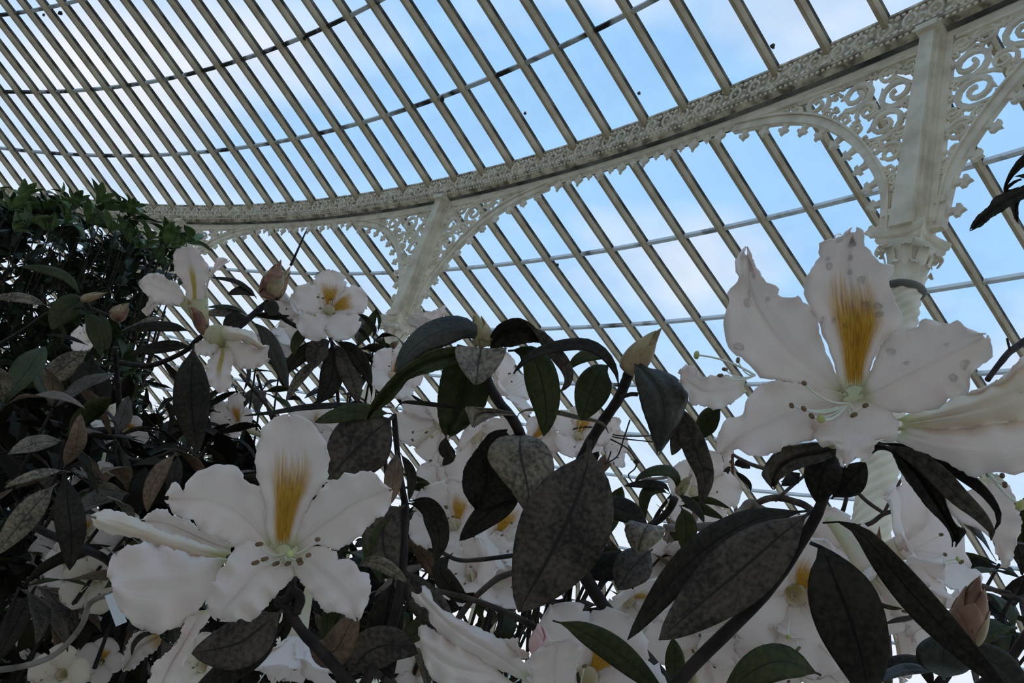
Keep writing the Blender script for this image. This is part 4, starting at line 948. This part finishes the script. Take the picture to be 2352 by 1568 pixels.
for (pts, w, mt, tw) in (
    (((530, 800), (440, 830), (360, 900), (310, 985)), 62, 'leaf_green', 0), (((500, 880), (560, 950), (600, 1050), (600, 1140)), 46, 'leaf_green', 10),
    (((590, 880), (630, 950), (650, 1050), (640, 1110)), 22, 'leaf_green', 20), (((490, 790), (430, 700), (360, 650), (250, 620), (120, 605)), 28, 'leaf_green', 30),
    (((290, 845), (200, 810), (100, 790), (-60, 790)), 26, 'leaf_pale', 20), (((380, 850), (330, 835), (280, 840)), 16, 'leaf_green', 20),
    (((540, 1110), (450, 1160), (330, 1250), (225, 1340)), 56, 'leaf_pale', 5), (((560, 1140), (540, 1250), (580, 1380), (610, 1490)), 80, 'leaf_dark', 0),
    (((530, 1080), (440, 1040), (350, 1020), (270, 1018)), 12, 'leaf_dark', 40), (((1160, 1090), (1050, 1080), (900, 1100), (780, 1130)), 32, 'leaf_dark', 20),
    (((1150, 1000), (1050, 970), (900, 965), (740, 990)), 30, 'leaf_dark', 30), (((1000, 910), (900, 930), (810, 970), (730, 990)), 20, 'leaf_pale', 30),
    (((1540, 800), (1490, 740), (1400, 690), (1270, 672)), 16, 'leaf_dark', 45), (((1540, 790), (1480, 750), (1420, 755), (1365, 775)), 24, 'leaf_dark', 20),
    (((1480, 900), (1420, 860), (1340, 845), (1240, 850)), 14, 'leaf_green', 45), (((1470, 905), (1400, 880), (1300, 880), (1220, 900)), 26, 'leaf_pale', 20),
    (((1500, 920), (1440, 930), (1390, 940), (1340, 975)), 44, 'leaf_dark', 0), (((1510, 900), (1600, 900), (1660, 910), (1740, 900)), 18, 'leaf_dark', 30),
    (((1510, 930), (1590, 1010), (1660, 1150), (1730, 1340)), 40, 'leaf_gloss', 10), (((1590, 820), (1640, 870), (1660, 900)), 40, 'leaf_dark', 10)):
    leaf(S4, D(c4(*pts), 1.05, 1.03, 1.02), w, mt, tw)
for (pts, w, mt, tw) in (
    (((1990, 1050), (1930, 1080), (1890, 1150), (1885, 1220)), 56, 'leaf_under', 0), (((1985, 1060), (2000, 1200), (1970, 1330), (1900, 1425)), 58, 'leaf_dark', 0),
    (((2000, 1060), (2060, 1150), (2120, 1300), (2150, 1430)), 52, 'leaf_under', 0), (((2010, 1050), (2110, 1110), (2190, 1220), (2230, 1320)), 40, 'leaf_dark', 15),
    (((1980, 1050), (1880, 1090), (1780, 1160), (1680, 1270)), 40, 'leaf_dark', 15), (((1940, 1150), (1860, 1210), (1780, 1300), (1715, 1420)), 26, 'leaf_pale', 10),
    (((1880, 960), (1810, 1010), (1770, 1080), (1765, 1140)), 30, 'leaf_green', 15), (((2140, 880), (2210, 930), (2250, 990), (2235, 1035)), 16, 'leaf_dark', 25),
    (((2120, 960), (2180, 1000), (2210, 1040), (2225, 1070)), 12, 'leaf_dark', 25)):
    leaf(S4, D(c4(*pts), 1.18, 1.16, 1.15), w, mt, tw)
for (pts, w, mt, tw) in (
    ([(445, 790), (440, 860), (442, 950), (455, 1040)], 84, 'leaf_dark', 0), ([(150, 1085), (155, 1150), (165, 1230), (160, 1310)], 68, 'leaf_dark', 0),
    ([(130, 1110), (90, 1150), (40, 1210), (-10, 1275)], 62, 'leaf_pale', 0), ([(405, 1040), (370, 1080), (345, 1130), (338, 1175)], 42, 'leaf_brown', 10),
    ([(410, 1040), (400, 1100), (385, 1160)], 36, 'leaf_dark', 20), ([(150, 1080), (185, 1065), (210, 1090), (225, 1135)], 16, 'leaf_dark', 20),
    ([(145, 1075), (175, 1020), (180, 985), (185, 950)], 44, 'leaf_brown', 20), ([(150, 1080), (100, 1085), (50, 1100), (10, 1120)], 26, 'leaf_pale', 30)):
    leaf(S4, D(pts, .72, .70, .70), w, mt, tw)
stem(S4, D([(150, 1080), (130, 1160), (100, 1215)], .73, .74), (9, 10))
stem(S4, D([(70, 1205), (110, 1225), (180, 1255), (262, 1300), (320, 1420), (330, 1600)], .72, .76, 1.2), (18, 20))
stem(S4, D([(-20, 1540), (60, 1528), (130, 1500), (185, 1440), (207, 1385), (250, 1365), (300, 1350)], .62, .66, .6), (14, 12), 'bark_pale')

# ================================================================== bottom centre
S5 = shrub(1260, .55, 'rhododendron with pink-tipped bud between white funnel blooms low in the thicket')
f7 = patch('flower', S5, c6((950, 1345), (900, 1250), (800, 1130), (640, 1030), (480, 960), (380, 900), (300, 850), (240, 730), (200, 722)), c6((930, 1376), (760, 1300), (600, 1230), (440, 1130), (330, 1050), (260, 960), (240, 870), (165, 840), (135, 760)), (.50, .475, .46), 'petal', -.010, .006, seed=51)
f7['label'] = 'white funnel bloom lying on its side'
patch('petal', f7, c6((700, 1280), (500, 1150), (340, 1060), (250, 1000), (190, 985), (180, 1050)), c6((900, 1420), (700, 1400), (560, 1450), (400, 1420), (260, 1330), (190, 1120)), (.49, .47, .465), 'petal', -.006, .005, seed=52)
patch('petal', f7, c6((640, 1040), (700, 1070), (760, 1080), (855, 1075), (840, 1120), (930, 1180)), c6((760, 1180), (800, 1190), (850, 1200), (900, 1210), (930, 1195)), (.49, .485, .48), 'petal', .003, .003, seed=53)
f8 = patch('flower', S5, c6((1090, 1450), (960, 1400), (940, 1290), (930, 1210), (1000, 1140), (1060, 1090), (1120, 1100)), c6((1180, 1450), (1230, 1360), (1250, 1260), (1285, 1150), (1250, 1100), (1190, 1080), (1130, 1095)), (.47, .455, .45), 'petal', .004, .005, seed=54)
f8['label'] = 'rounded white petal of half-hidden bloom'
flower(S5, *c6((1330, 1330))[0], .52, (.1, .5, .8), .10, 55, .7, phase=.4, stamens=3)
bud(S5, (*c6((1010, 1180))[0], .48), (*c6((985, 965))[0], .475), 48, 'bud_pink', 'bud_pink', 6, .05, 'pink flower bud')
leaf(S5, D([(1270, 1425), (1330, 1445), (1420, 1500), (1530, 1600)], .45, .44, .43), 66, 'leaf_green', 10)
leaf(S5, D([(1545, 1568), (1550, 1520), (1545, 1465)], .45, .44, .44), 48, 'leaf_green', 10)
bud(S5, (1580, 1580, .45), (1582, 1512, .45), 40, 'bud_green', 'bud_tan', 6)
stem(S5, D([(1580, 1578), (1560, 1620), (1400, 1660), (1260, 1680)], .45, .5), (16, 22))
stem(S5, D([(1240, 1568), (1250, 1620), (1260, 1680)], .5, .5), (14, 20))
trunk(S5, 1260, 1675, .5, 22)
stem(S5, D([(1000, 1355), (1080, 1375), (1160, 1405), (1230, 1440)], .56, .55), (12, 16), 'bark')
stem(S5, D([(1085, 1375), (1040, 1440), (1000, 1520), (1040, 1640), (1250, 1690)], .56, .55), (14, 18), 'bark')
stem(S5, D([(1090, 1372), (1140, 1330), (1190, 1310), (1280, 1270), (1400, 1240)], .56, .6), (14, 16), 'bark')
stem(S5, D([(1010, 1265), (1050, 1285), (1100, 1285), (1180, 1275)], .6, .6), (9, 11), 'bark')
stem(S5, D([(1230, 1440), (1300, 1500), (1330, 1600), (1270, 1690)], .55, .52), (14, 16), 'bark')
leaf(S5, D([(1105, 1370), (1100, 1400), (1112, 1425)], .56, .56, .55), 18, 'leaf_green', 10)
leaf(S5, D([(1040, 1270), (1010, 1310), (1060, 1370), (1090, 1360)], .57, .56, .56), 50, 'leaf_dark', 15)
# ================================================================== blooms behind
S6 = shrub(1960, .8, 'rhododendron with tight mass of pinkish white blooms behind the long hanging leaves')
for i, (x, y, d, ax, S, op, top) in enumerate((
    (2090, 1250, .62, (.55, .45, .6), .125, .65, None), (2010, 1330, .60, (.2, -.5, .8), .11, .6, None), (1830, 1370, .60, (-.25, .1, 1), .115, .75, 'petal_blotch'),
    (1900, 1290, .66, (-.3, .7, .6), .10, .5, None), (1830, 1480, .62, (-.5, -.6, .6), .10, .6, None), (2080, 1430, .66, (.6, -.4, .6), .11, .65, None),
    (1700, 1420, .66, (-.7, .1, .6), .10, .6, None), (1620, 1480, .70, (-.6, -.3, .7), .11, .65, 'petal_blotch'))):
    flower(S6, x, y, d, ax, S*.95, 60+i, op, top=top, stamens=4, mt='petal')
for (b, t, w) in (((2015, 1300, .63), (2020, 1205, .62), 24), ((2000, 1290, .63), (1985, 1260, .63), 14)): bud(S6, b, t, w, 'bud_red', 'bud_tan', 5)
stem(S6, D([(2015, 1300), (1980, 1400), (1960, 1560), (1950, 1640)], .66, .72, .8), (14, 22), 'bark')
for pts in (((1735, 1330), (1745, 1420), (1738, 1520), (1740, 1600)), ((1600, 1400), (1660, 1470), (1720, 1560)), ((1690, 1400), (1720, 1480), (1760, 1580)), ((1640, 1530), (1720, 1480), (1790, 1430)), ((2070, 1300), (2160, 1330), (2240, 1340), (2352, 1380)), ((2320, 1360), (2260, 1350), (2200, 1340))):
    stem(S6, D(list(pts), .68, .72), (9, 13), 'bark')
stem(S6, D([(1740, 1600), (1850, 1630), (1950, 1640)], .72, .8), (14, 20), 'bark')
trunk(S6, 1950, 1638, .8, 26)
leaf(S6, D(e7((200, 930), (260, 970), (330, 990), (410, 995)), .58, .58, .58), 12, 'leaf_green', 30)
leaf(S6, D(e7((560, 1040), (450, 1070), (350, 1090), (280, 1115)), .58, .57, .57), 16, 'leaf_gloss', 40)
q = random.Random(21)
for k in range(10):
    x, y = q.choice(((2300, 1400), (2330, 1480), (1690, 1540), (2250, 1300), (1640, 1500), (2330, 1290))); x += q.uniform(-40, 40); y += q.uniform(-40, 40)
    b = P3(x, y, q.uniform(.75, .95)); whorl(S6, b, (q.uniform(-1, 1), q.uniform(-.6, .6), q.uniform(.1, .8)), 4, .075, ['leaf_dark', 'leaf_under', 'leaf_green'], 300+k, twig=b+Vector((q.uniform(-.04, .04), .05, -.08)))
S7 = shrub(1120, 1.15, 'rhododendron with scattered white blooms seen through gaps behind the budded shrub')
for i, (x, y, d, ax, S, op, top) in enumerate((
    (1000, 980, .80, (-.6, -.4, .6), .115, .7, None), (1100, 1010, .80, (.5, -.5, .7), .115, .65, None), (1150, 890, .82, (.8, .5, .3), .10, .6, None),
    (1040, 1200, .85, (-.3, .6, .8), .12, .6, 'petal_blotch'), (1150, 1230, .80, (.6, .5, .7), .13, .6, 'petal_blotch'), (1230, 1010, 1.0, (.6, .2, .7), .09, .6, 'petal_blotch'),
    (1330, 1000, 1.0, (.2, .4, .9), .10, .7, 'petal_blotch'), (1390, 1020, 1.05, (.8, .1, .5), .09, .6, None), (1600, 1130, 1.0, (.2, .2, .9), .13, .8, None), 
    (1530, 1290, .9, (.2, -.3, .9), .11, .7, None), (1450, 1390, .85, (.3, -.4, .9), .12, .7, 'petal_blotch'),  (1080, 1320, .75, (-.3, .5, .8), .09, .55, None),
    (1130, 1320, .78, (.5, .4, .7), .10, .6, None), (990, 760, .95, (-.3, .9, .1), .09, .25, None), (1010, 1120, .95, (-.2, .5, .8), .09, .6, None),
     (680, 1480, .62, (-.1, -.8, .5), .11, .5, None))):
    flower(S7, x, y, d, ax, S*.82, 90+i, op, top=top, stamens=5, mt='petal')
S7n = 0
for k in range(96):
    x = q.uniform(900, 1720); y = q.uniform(1110, 1568)
    if y < 1250 and 1400 < x < 1720 and q.random() < .8: continue
    d = q.uniform(.85, 1.35); b = P3(x, y, d)
    whorl(S7, b, (q.uniform(-1, 1), q.uniform(-.6, .4), q.uniform(-.2, .9)), 3, .075, ['leaf_dark', 'leaf_under', 'leaf_dark', 'leaf_green', 'leaf_brown'], 400+k, twig=b+Vector((q.uniform(-.05, .05), .06, -.12)))
for k in range(26):
    x0, y0 = q.uniform(900, 1750), q.uniform(1000, 1480); d = q.uniform(.85, 1.3); a = q.uniform(-.5, 2.2); L = q.uniform(90, 260)
    stem(S7, D([(x0, y0), (x0+L*.5*math.cos(a)+q.uniform(-15, 15), y0+L*.5*math.sin(a)), (x0+L*math.cos(a), y0+L*math.sin(a)+q.uniform(-20, 20))], d, d+.05), (q.uniform(4, 7), q.uniform(6, 12)), q.choice(['bark', 'twig_dark', 'bark_pale']), name='twig', n=6)
# fine bare stalks with seed heads against the sky
for pts in (c5((1420, 720), (1560, 790), (1660, 870), (1800, 885), (1920, 880)), c5((1330, 900), (1420, 840), (1560, 830), (1680, 890), (1925, 920)), c5((1780, 780), (1740, 900), (1700, 1010), (1620, 1060)), c5((1650, 900), (1760, 960), (1820, 1040)), c5((1830, 1040), (1810, 1090), (1770, 1130), (1800, 1180)), c5((1660, 980), (1640, 1040))):
    stem(S7, D(pts, 1.0, 1.0), (4, 3), 'twig_dark', name='twig', n=5)
bud(S7, (*c5((1820, 1055))[0], 1.0), (*c5((1822, 1022))[0], 1.0), 12, 'bark', 'bark', 3)
stem(S7, D([(1110, 1568), (1120, 1640)], 1.1, 1.15), (18, 22), 'bark'); trunk(S7, 1120, 1638, 1.15, 22)
for x0 in (1000, 1240, 1400, 1560): stem(S7, D([(x0, 1250), (x0*.7+1115*.3, 1420), (x0*.3+1115*.7, 1540), (1115, 1610)], 1.0, 1.1, 1.12), (10, 16), 'bark')
# small upright sprig against the sky, between the two columns
S7b = shrub(1690, 1.4, 'slender upright sprig with small dark narrow leaves below the largest bloom', name='rhododendron_sprig', cat='sprig')
stem(S7b, D([(1682, 1035), (1684, 1100), (1690, 1170), (1700, 1300), (1710, 1450), (1690, 1600)], 1.3, 1.4), (7, 12), 'bud_red')
for pts, w in ((((1590, 240), (1680, 215), (1780, 270)), 22), (((1580, 260), (1520, 280), (1490, 420), (1500, 560)), 26), (((1600, 300), (1700, 380), (1770, 450), (1785, 530)), 14), (((1580, 210), (1500, 190), (1400, 200), (1300, 250)), 8), (((1570, 290), (1480, 290), (1400, 330)), 10), (((1600, 640), (1520, 620), (1450, 660), (1400, 740)), 12), (((1600, 600), (1540, 590), (1480, 590)), 10), (((1580, 200), (1500, 150), (1350, 140)), 8)):
    leaf(S7b, D(e6(*pts), 1.32, 1.3, 1.3), w, 'leaf_dark', 10, th=.0008)
trunk(S7b, 1690, 1598, 1.4, 12)
S7c = shrub(880, 1.6, 'small flowered rhododendron twigs with greenish buds in front of the middle column')
for k, (x, y) in enumerate(((860, 780), (870, 850), (820, 800), (880, 900), (640, 860), (590, 820), (560, 900), (850, 930), (980, 1130), (1010, 1160), (600, 900), (700, 960), (540, 960), (800, 900))):
    b = P3(x, y, 1.5); whorl(S7c, b, (q.uniform(-1, 1), q.uniform(-.5, .5), .6), 4, .085, ['leaf_dark', 'leaf_green', 'leaf_under'], 520+k, twig=b+Vector((.03, .05, -.16)), ratio=.28)
for (x, y) in ((850, 795), (870, 800), (905, 790), (640, 800)): bud(S7c, (x-8, y+8, 1.5), (x+14, y-10, 1.5), 14, 'bud_green', 'bud_red', 4)
for (x, y) in ((540, 975), (905, 860), (720, 990), (700, 1010)): flower(S7c, x, y, 1.4, (q.uniform(-.5, .5), .4, .8), .11, int(x), .7, stamens=3)
stem(S7c, D([(860, 830), (880, 1000), (900, 1300), (890, 1600)], 1.55, 1.6), (6, 14), 'bark'); trunk(S7c, 890, 1598, 1.6, 14)
stem(S7c, D([(590, 860), (640, 1000), (760, 1250), (880, 1500)], 1.5, 1.6), (6, 12), 'bark')
# ================================================================== low thicket at left
S9 = shrub(150, 1.9, 'low rhododendron thicket with small half-hidden white blooms under bare crossing twigs')
for i, (x, y, d, S, ax) in enumerate(((250, 960, 1.5, .11, (.1, .7, .7)), (290, 990, 1.5, .10, (.3, -.3, .9)), (215, 1110, 1.3, .10, (.5, .3, .8)), (230, 1090, 1.3, .09, (.2, -.7, .7)), (120, 1070, 1.5, .08, (-.3, .3, .9)), (150, 1320, .95, .095, (-.6, .2, .8)), (220, 1330, .9, .10, (.2, -.2, .95)),
    (130, 1240, 1.1, .09, (-.3, .5, .8)), (100, 1330, 1.1, .10, (-.7, 0, .7)), (170, 1390, 1.0, .09, (-.2, -.9, .3)), (205, 780, 1.7, .10, (-.2, .4, .9)), (60, 1440, 1.3, .09, (-.3, .3, .9)), (140, 1550, .9, .09, (.2, .3, .9)), (230, 1520, 1.0, .08, (.3, .3, .9)), (90, 1480, 1.4, .08, (.2, .5, .8)), (190, 1230, 1.0, .09, (.5, .3, .8)), (280, 1250, 1.0, .10, (.2, .6, .8)), (560, 1120, 1.4, .09, (.2, .5, .8)), (460, 1530, .8, .09, (-.2, .4, .9)), (960, 1540, .9, .09, (.3, .4, .9)))):
    flower(S9, x, y, d, ax, S*.8, 150+i, .7, top='petal_blotch' if i % 2 else None, mt='petal' if i % 3 else 'petal_cream', stamens=2, res=(10, 7))
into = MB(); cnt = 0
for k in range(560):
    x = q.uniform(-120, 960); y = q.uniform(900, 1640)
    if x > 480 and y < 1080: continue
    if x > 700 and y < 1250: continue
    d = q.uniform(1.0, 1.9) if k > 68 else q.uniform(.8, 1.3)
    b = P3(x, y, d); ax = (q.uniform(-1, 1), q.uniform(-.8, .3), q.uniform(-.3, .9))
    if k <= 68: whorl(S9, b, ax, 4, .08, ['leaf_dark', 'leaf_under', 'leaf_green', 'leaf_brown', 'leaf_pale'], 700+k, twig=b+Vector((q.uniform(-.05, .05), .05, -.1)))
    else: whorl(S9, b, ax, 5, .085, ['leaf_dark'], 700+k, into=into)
o = plink('leaf_mass', into.mesh('leaf_mass', 'leaf_olive'), S9); o['kind'] = 'stuff'
for k in range(22):
    x0, y0 = q.uniform(-60, 420), q.uniform(950, 1500); d = q.uniform(.9, 1.5); a = q.uniform(-.4, 2.0); L = q.uniform(120, 320)
    stem(S9, D([(x0, y0), (x0+L*.5*math.cos(a)+q.uniform(-15, 15), y0+L*.5*math.sin(a)), (x0+L*math.cos(a), y0+L*math.sin(a)+q.uniform(-20, 20))], d, d+.05), (q.uniform(4, 7), q.uniform(7, 12)), q.choice(['bark', 'twig_dark', 'bark_pale']), name='twig', n=6)
stem(S9, D([(150, 1300), (160, 1450), (150, 1620)], 1.6, 1.9), (16, 24), 'bark'); trunk(S9, 150, 1618, 1.9, 24)
# ================================================================== dark evergreen bush at left
S8 = shrub(60, 4.2, 'dark glossy evergreen bush hiding the far end of the ring beam', name='evergreen_bush', group='background bushes')
into = MB(); cnt = 0
edge = [(-200, 455), (0, 450), (60, 452), (120, 470), (180, 478), (240, 470), (300, 490), (340, 530), (400, 545), (430, 590), (420, 640), (330, 690), (330, 780)]
def edge_y(x):
    for a, b in zip(edge, edge[1:]):
        if a[0] <= x <= b[0] and b[0] > a[0]: return a[1]+(b[1]-a[1])*(x-a[0])/(b[0]-a[0])
    return 1e9
tips = [(45, 440), (20, 470), (100, 470), (130, 450), (165, 460), (220, 455), (240, 470), (275, 475), (300, 480), (60, 500), (340, 540), (380, 555), (400, 560), (320, 560), (360, 590), (430, 545), (150, 500), (200, 500), (250, 520), (290, 540), (110, 520), (410, 610), (380, 530), (30, 520)]
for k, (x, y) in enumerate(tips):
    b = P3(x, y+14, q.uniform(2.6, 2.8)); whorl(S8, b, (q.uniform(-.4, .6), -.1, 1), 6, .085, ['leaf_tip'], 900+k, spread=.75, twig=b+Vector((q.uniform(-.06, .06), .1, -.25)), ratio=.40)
for k in range(1000):
    x = q.uniform(-220, 440); y = q.uniform(460, 1020)
    if y < edge_y(x)+14: continue
    if x > 330 and y > 640: continue
    if x > 300 and q.random() < .3: continue
    b = P3(x, y, q.uniform(2.9, 4.2)); ax = (q.uniform(-1, 1), q.uniform(-1, .2), q.uniform(-.2, 1))
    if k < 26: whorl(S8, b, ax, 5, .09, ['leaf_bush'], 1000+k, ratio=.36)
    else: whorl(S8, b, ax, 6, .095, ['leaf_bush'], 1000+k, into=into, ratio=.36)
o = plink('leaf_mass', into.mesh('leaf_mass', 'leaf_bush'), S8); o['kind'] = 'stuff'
for k in range(24):
    x0 = q.uniform(0, 380); y0 = q.uniform(560, 800); d = q.uniform(2.8, 3.6)
    stem(S8, D([(x0, y0), (x0*.8+20, y0+180), (x0*.5+30, y0+420), (40+x0*.2, 1250)], d, 3.6), (5, 14), 'bark', name='branch', n=6)
stem(S8, D([(60, 1150), (70, 1350), (50, 1600)], 3.7, 4.2), (40, 50), 'bark'); trunk(S8, 50, 1598, 4.2, 50)
# ================================================================== fine-leaved weeping bush
S10 = shrub(330, 3.2, 'fine-leaved olive bush glimpsed behind the flowering twigs on lower ground', name='fine_leaved_bush', group='background bushes')
into = MB()
for k in range(520):
    x = q.uniform(-150, 620); y = q.uniform(930, 1560)
    if x > 430 and y < 1000: continue
    b = P3(x, y, q.uniform(2.2, 2.7)); whorl(S10, b, (q.uniform(-.5, .5), -.3, q.uniform(-1, .2)), 14, .07, ['leaf_fine'], 2600+k, into=into, spread=.8, ratio=.12)
o = plink('leaf_mass', into.mesh('leaf_mass', 'leaf_fine'), S10); o['kind'] = 'stuff'
for k in range(10):
    x0 = q.uniform(0, 430); y0 = q.uniform(960, 1150); stem(S10, D([(x0, y0), (x0*.7+100, y0+200), (330, 1610)], 2.8, 3.2), (4, 16), 'bark', name='branch', n=6)
trunk(S10, 330, 1605, 3.2, 26)
# ================================================================== lobed leaf overhanging at the right edge
S11 = empty('lobed_leaf_plant', (P3(2520, 900, .95).x+.1, P3(2520, 900, .95).y, 0), 'tall plant with dark deeply lobed leaf overhanging near the bracket', 'plant')
lf = patch('leaf', S11, e8((1100, 900), (960, 850), (860, 880), (760, 920), (680, 950), (540, 1010), (480, 1110), (340, 1230), (260, 1350), (246, 1415)), e8((1100, 960), (980, 990), (880, 1040), (740, 1110), (640, 1180), (500, 1260), (400, 1350), (320, 1385), (250, 1412)), (.95, .93, .92), 'leaf_dark', .004, .003, seed=71, jit=.5)
for L_, R_e in ((((880, 900), (700, 960), (650, 930), (700, 760), (800, 590), (900, 490), (1000, 450)), ((760, 930), (690, 950), (680, 900), (760, 770), (850, 680), (900, 640), (1000, 590))),
                (((840, 880), (760, 910), (690, 920), (700, 870), (780, 810), (880, 780)), ((850, 900), (780, 920), (690, 930), (740, 880), (820, 820), (880, 800))),
                (((780, 1040), (750, 1110), (760, 1180), (790, 1270), (835, 1330)), ((880, 1020), (850, 1060), (830, 1120), (832, 1220), (825, 1310))),
                (((1000, 700), (920, 720), (850, 740), (790, 758)), ((1000, 790), (920, 785), (850, 765), (790, 760))) ):
    patch('lobe', lf, e8(*L_), e8(*R_e), (.94, .93, .925), 'leaf_dark', .002, .001, seed=72, jit=.3, n=16, m=7)
stem(S11, D(e8((1100, 930), (1400, 900), (1900, 1100), (2100, 2000)), .95, .95), (14, 20), 'twig_dark')
trunk(S11, *e8((2100, 2000))[0], .95, 22)
stem(S6, D([(2268, 872), (2300, 830), (2330, 800), (2392, 775), (2470, 860), (2480, 1150), (2330, 1500), (2100, 1650), (1950, 1640)], .5, .52, .62, .8), (13, 24), 'twig_dark', name='branch')
stem(S6, D([(2320, 805), (2315, 785), (2313, 776)], .5, .5), (6, 5), 'twig_dark', name='twig')
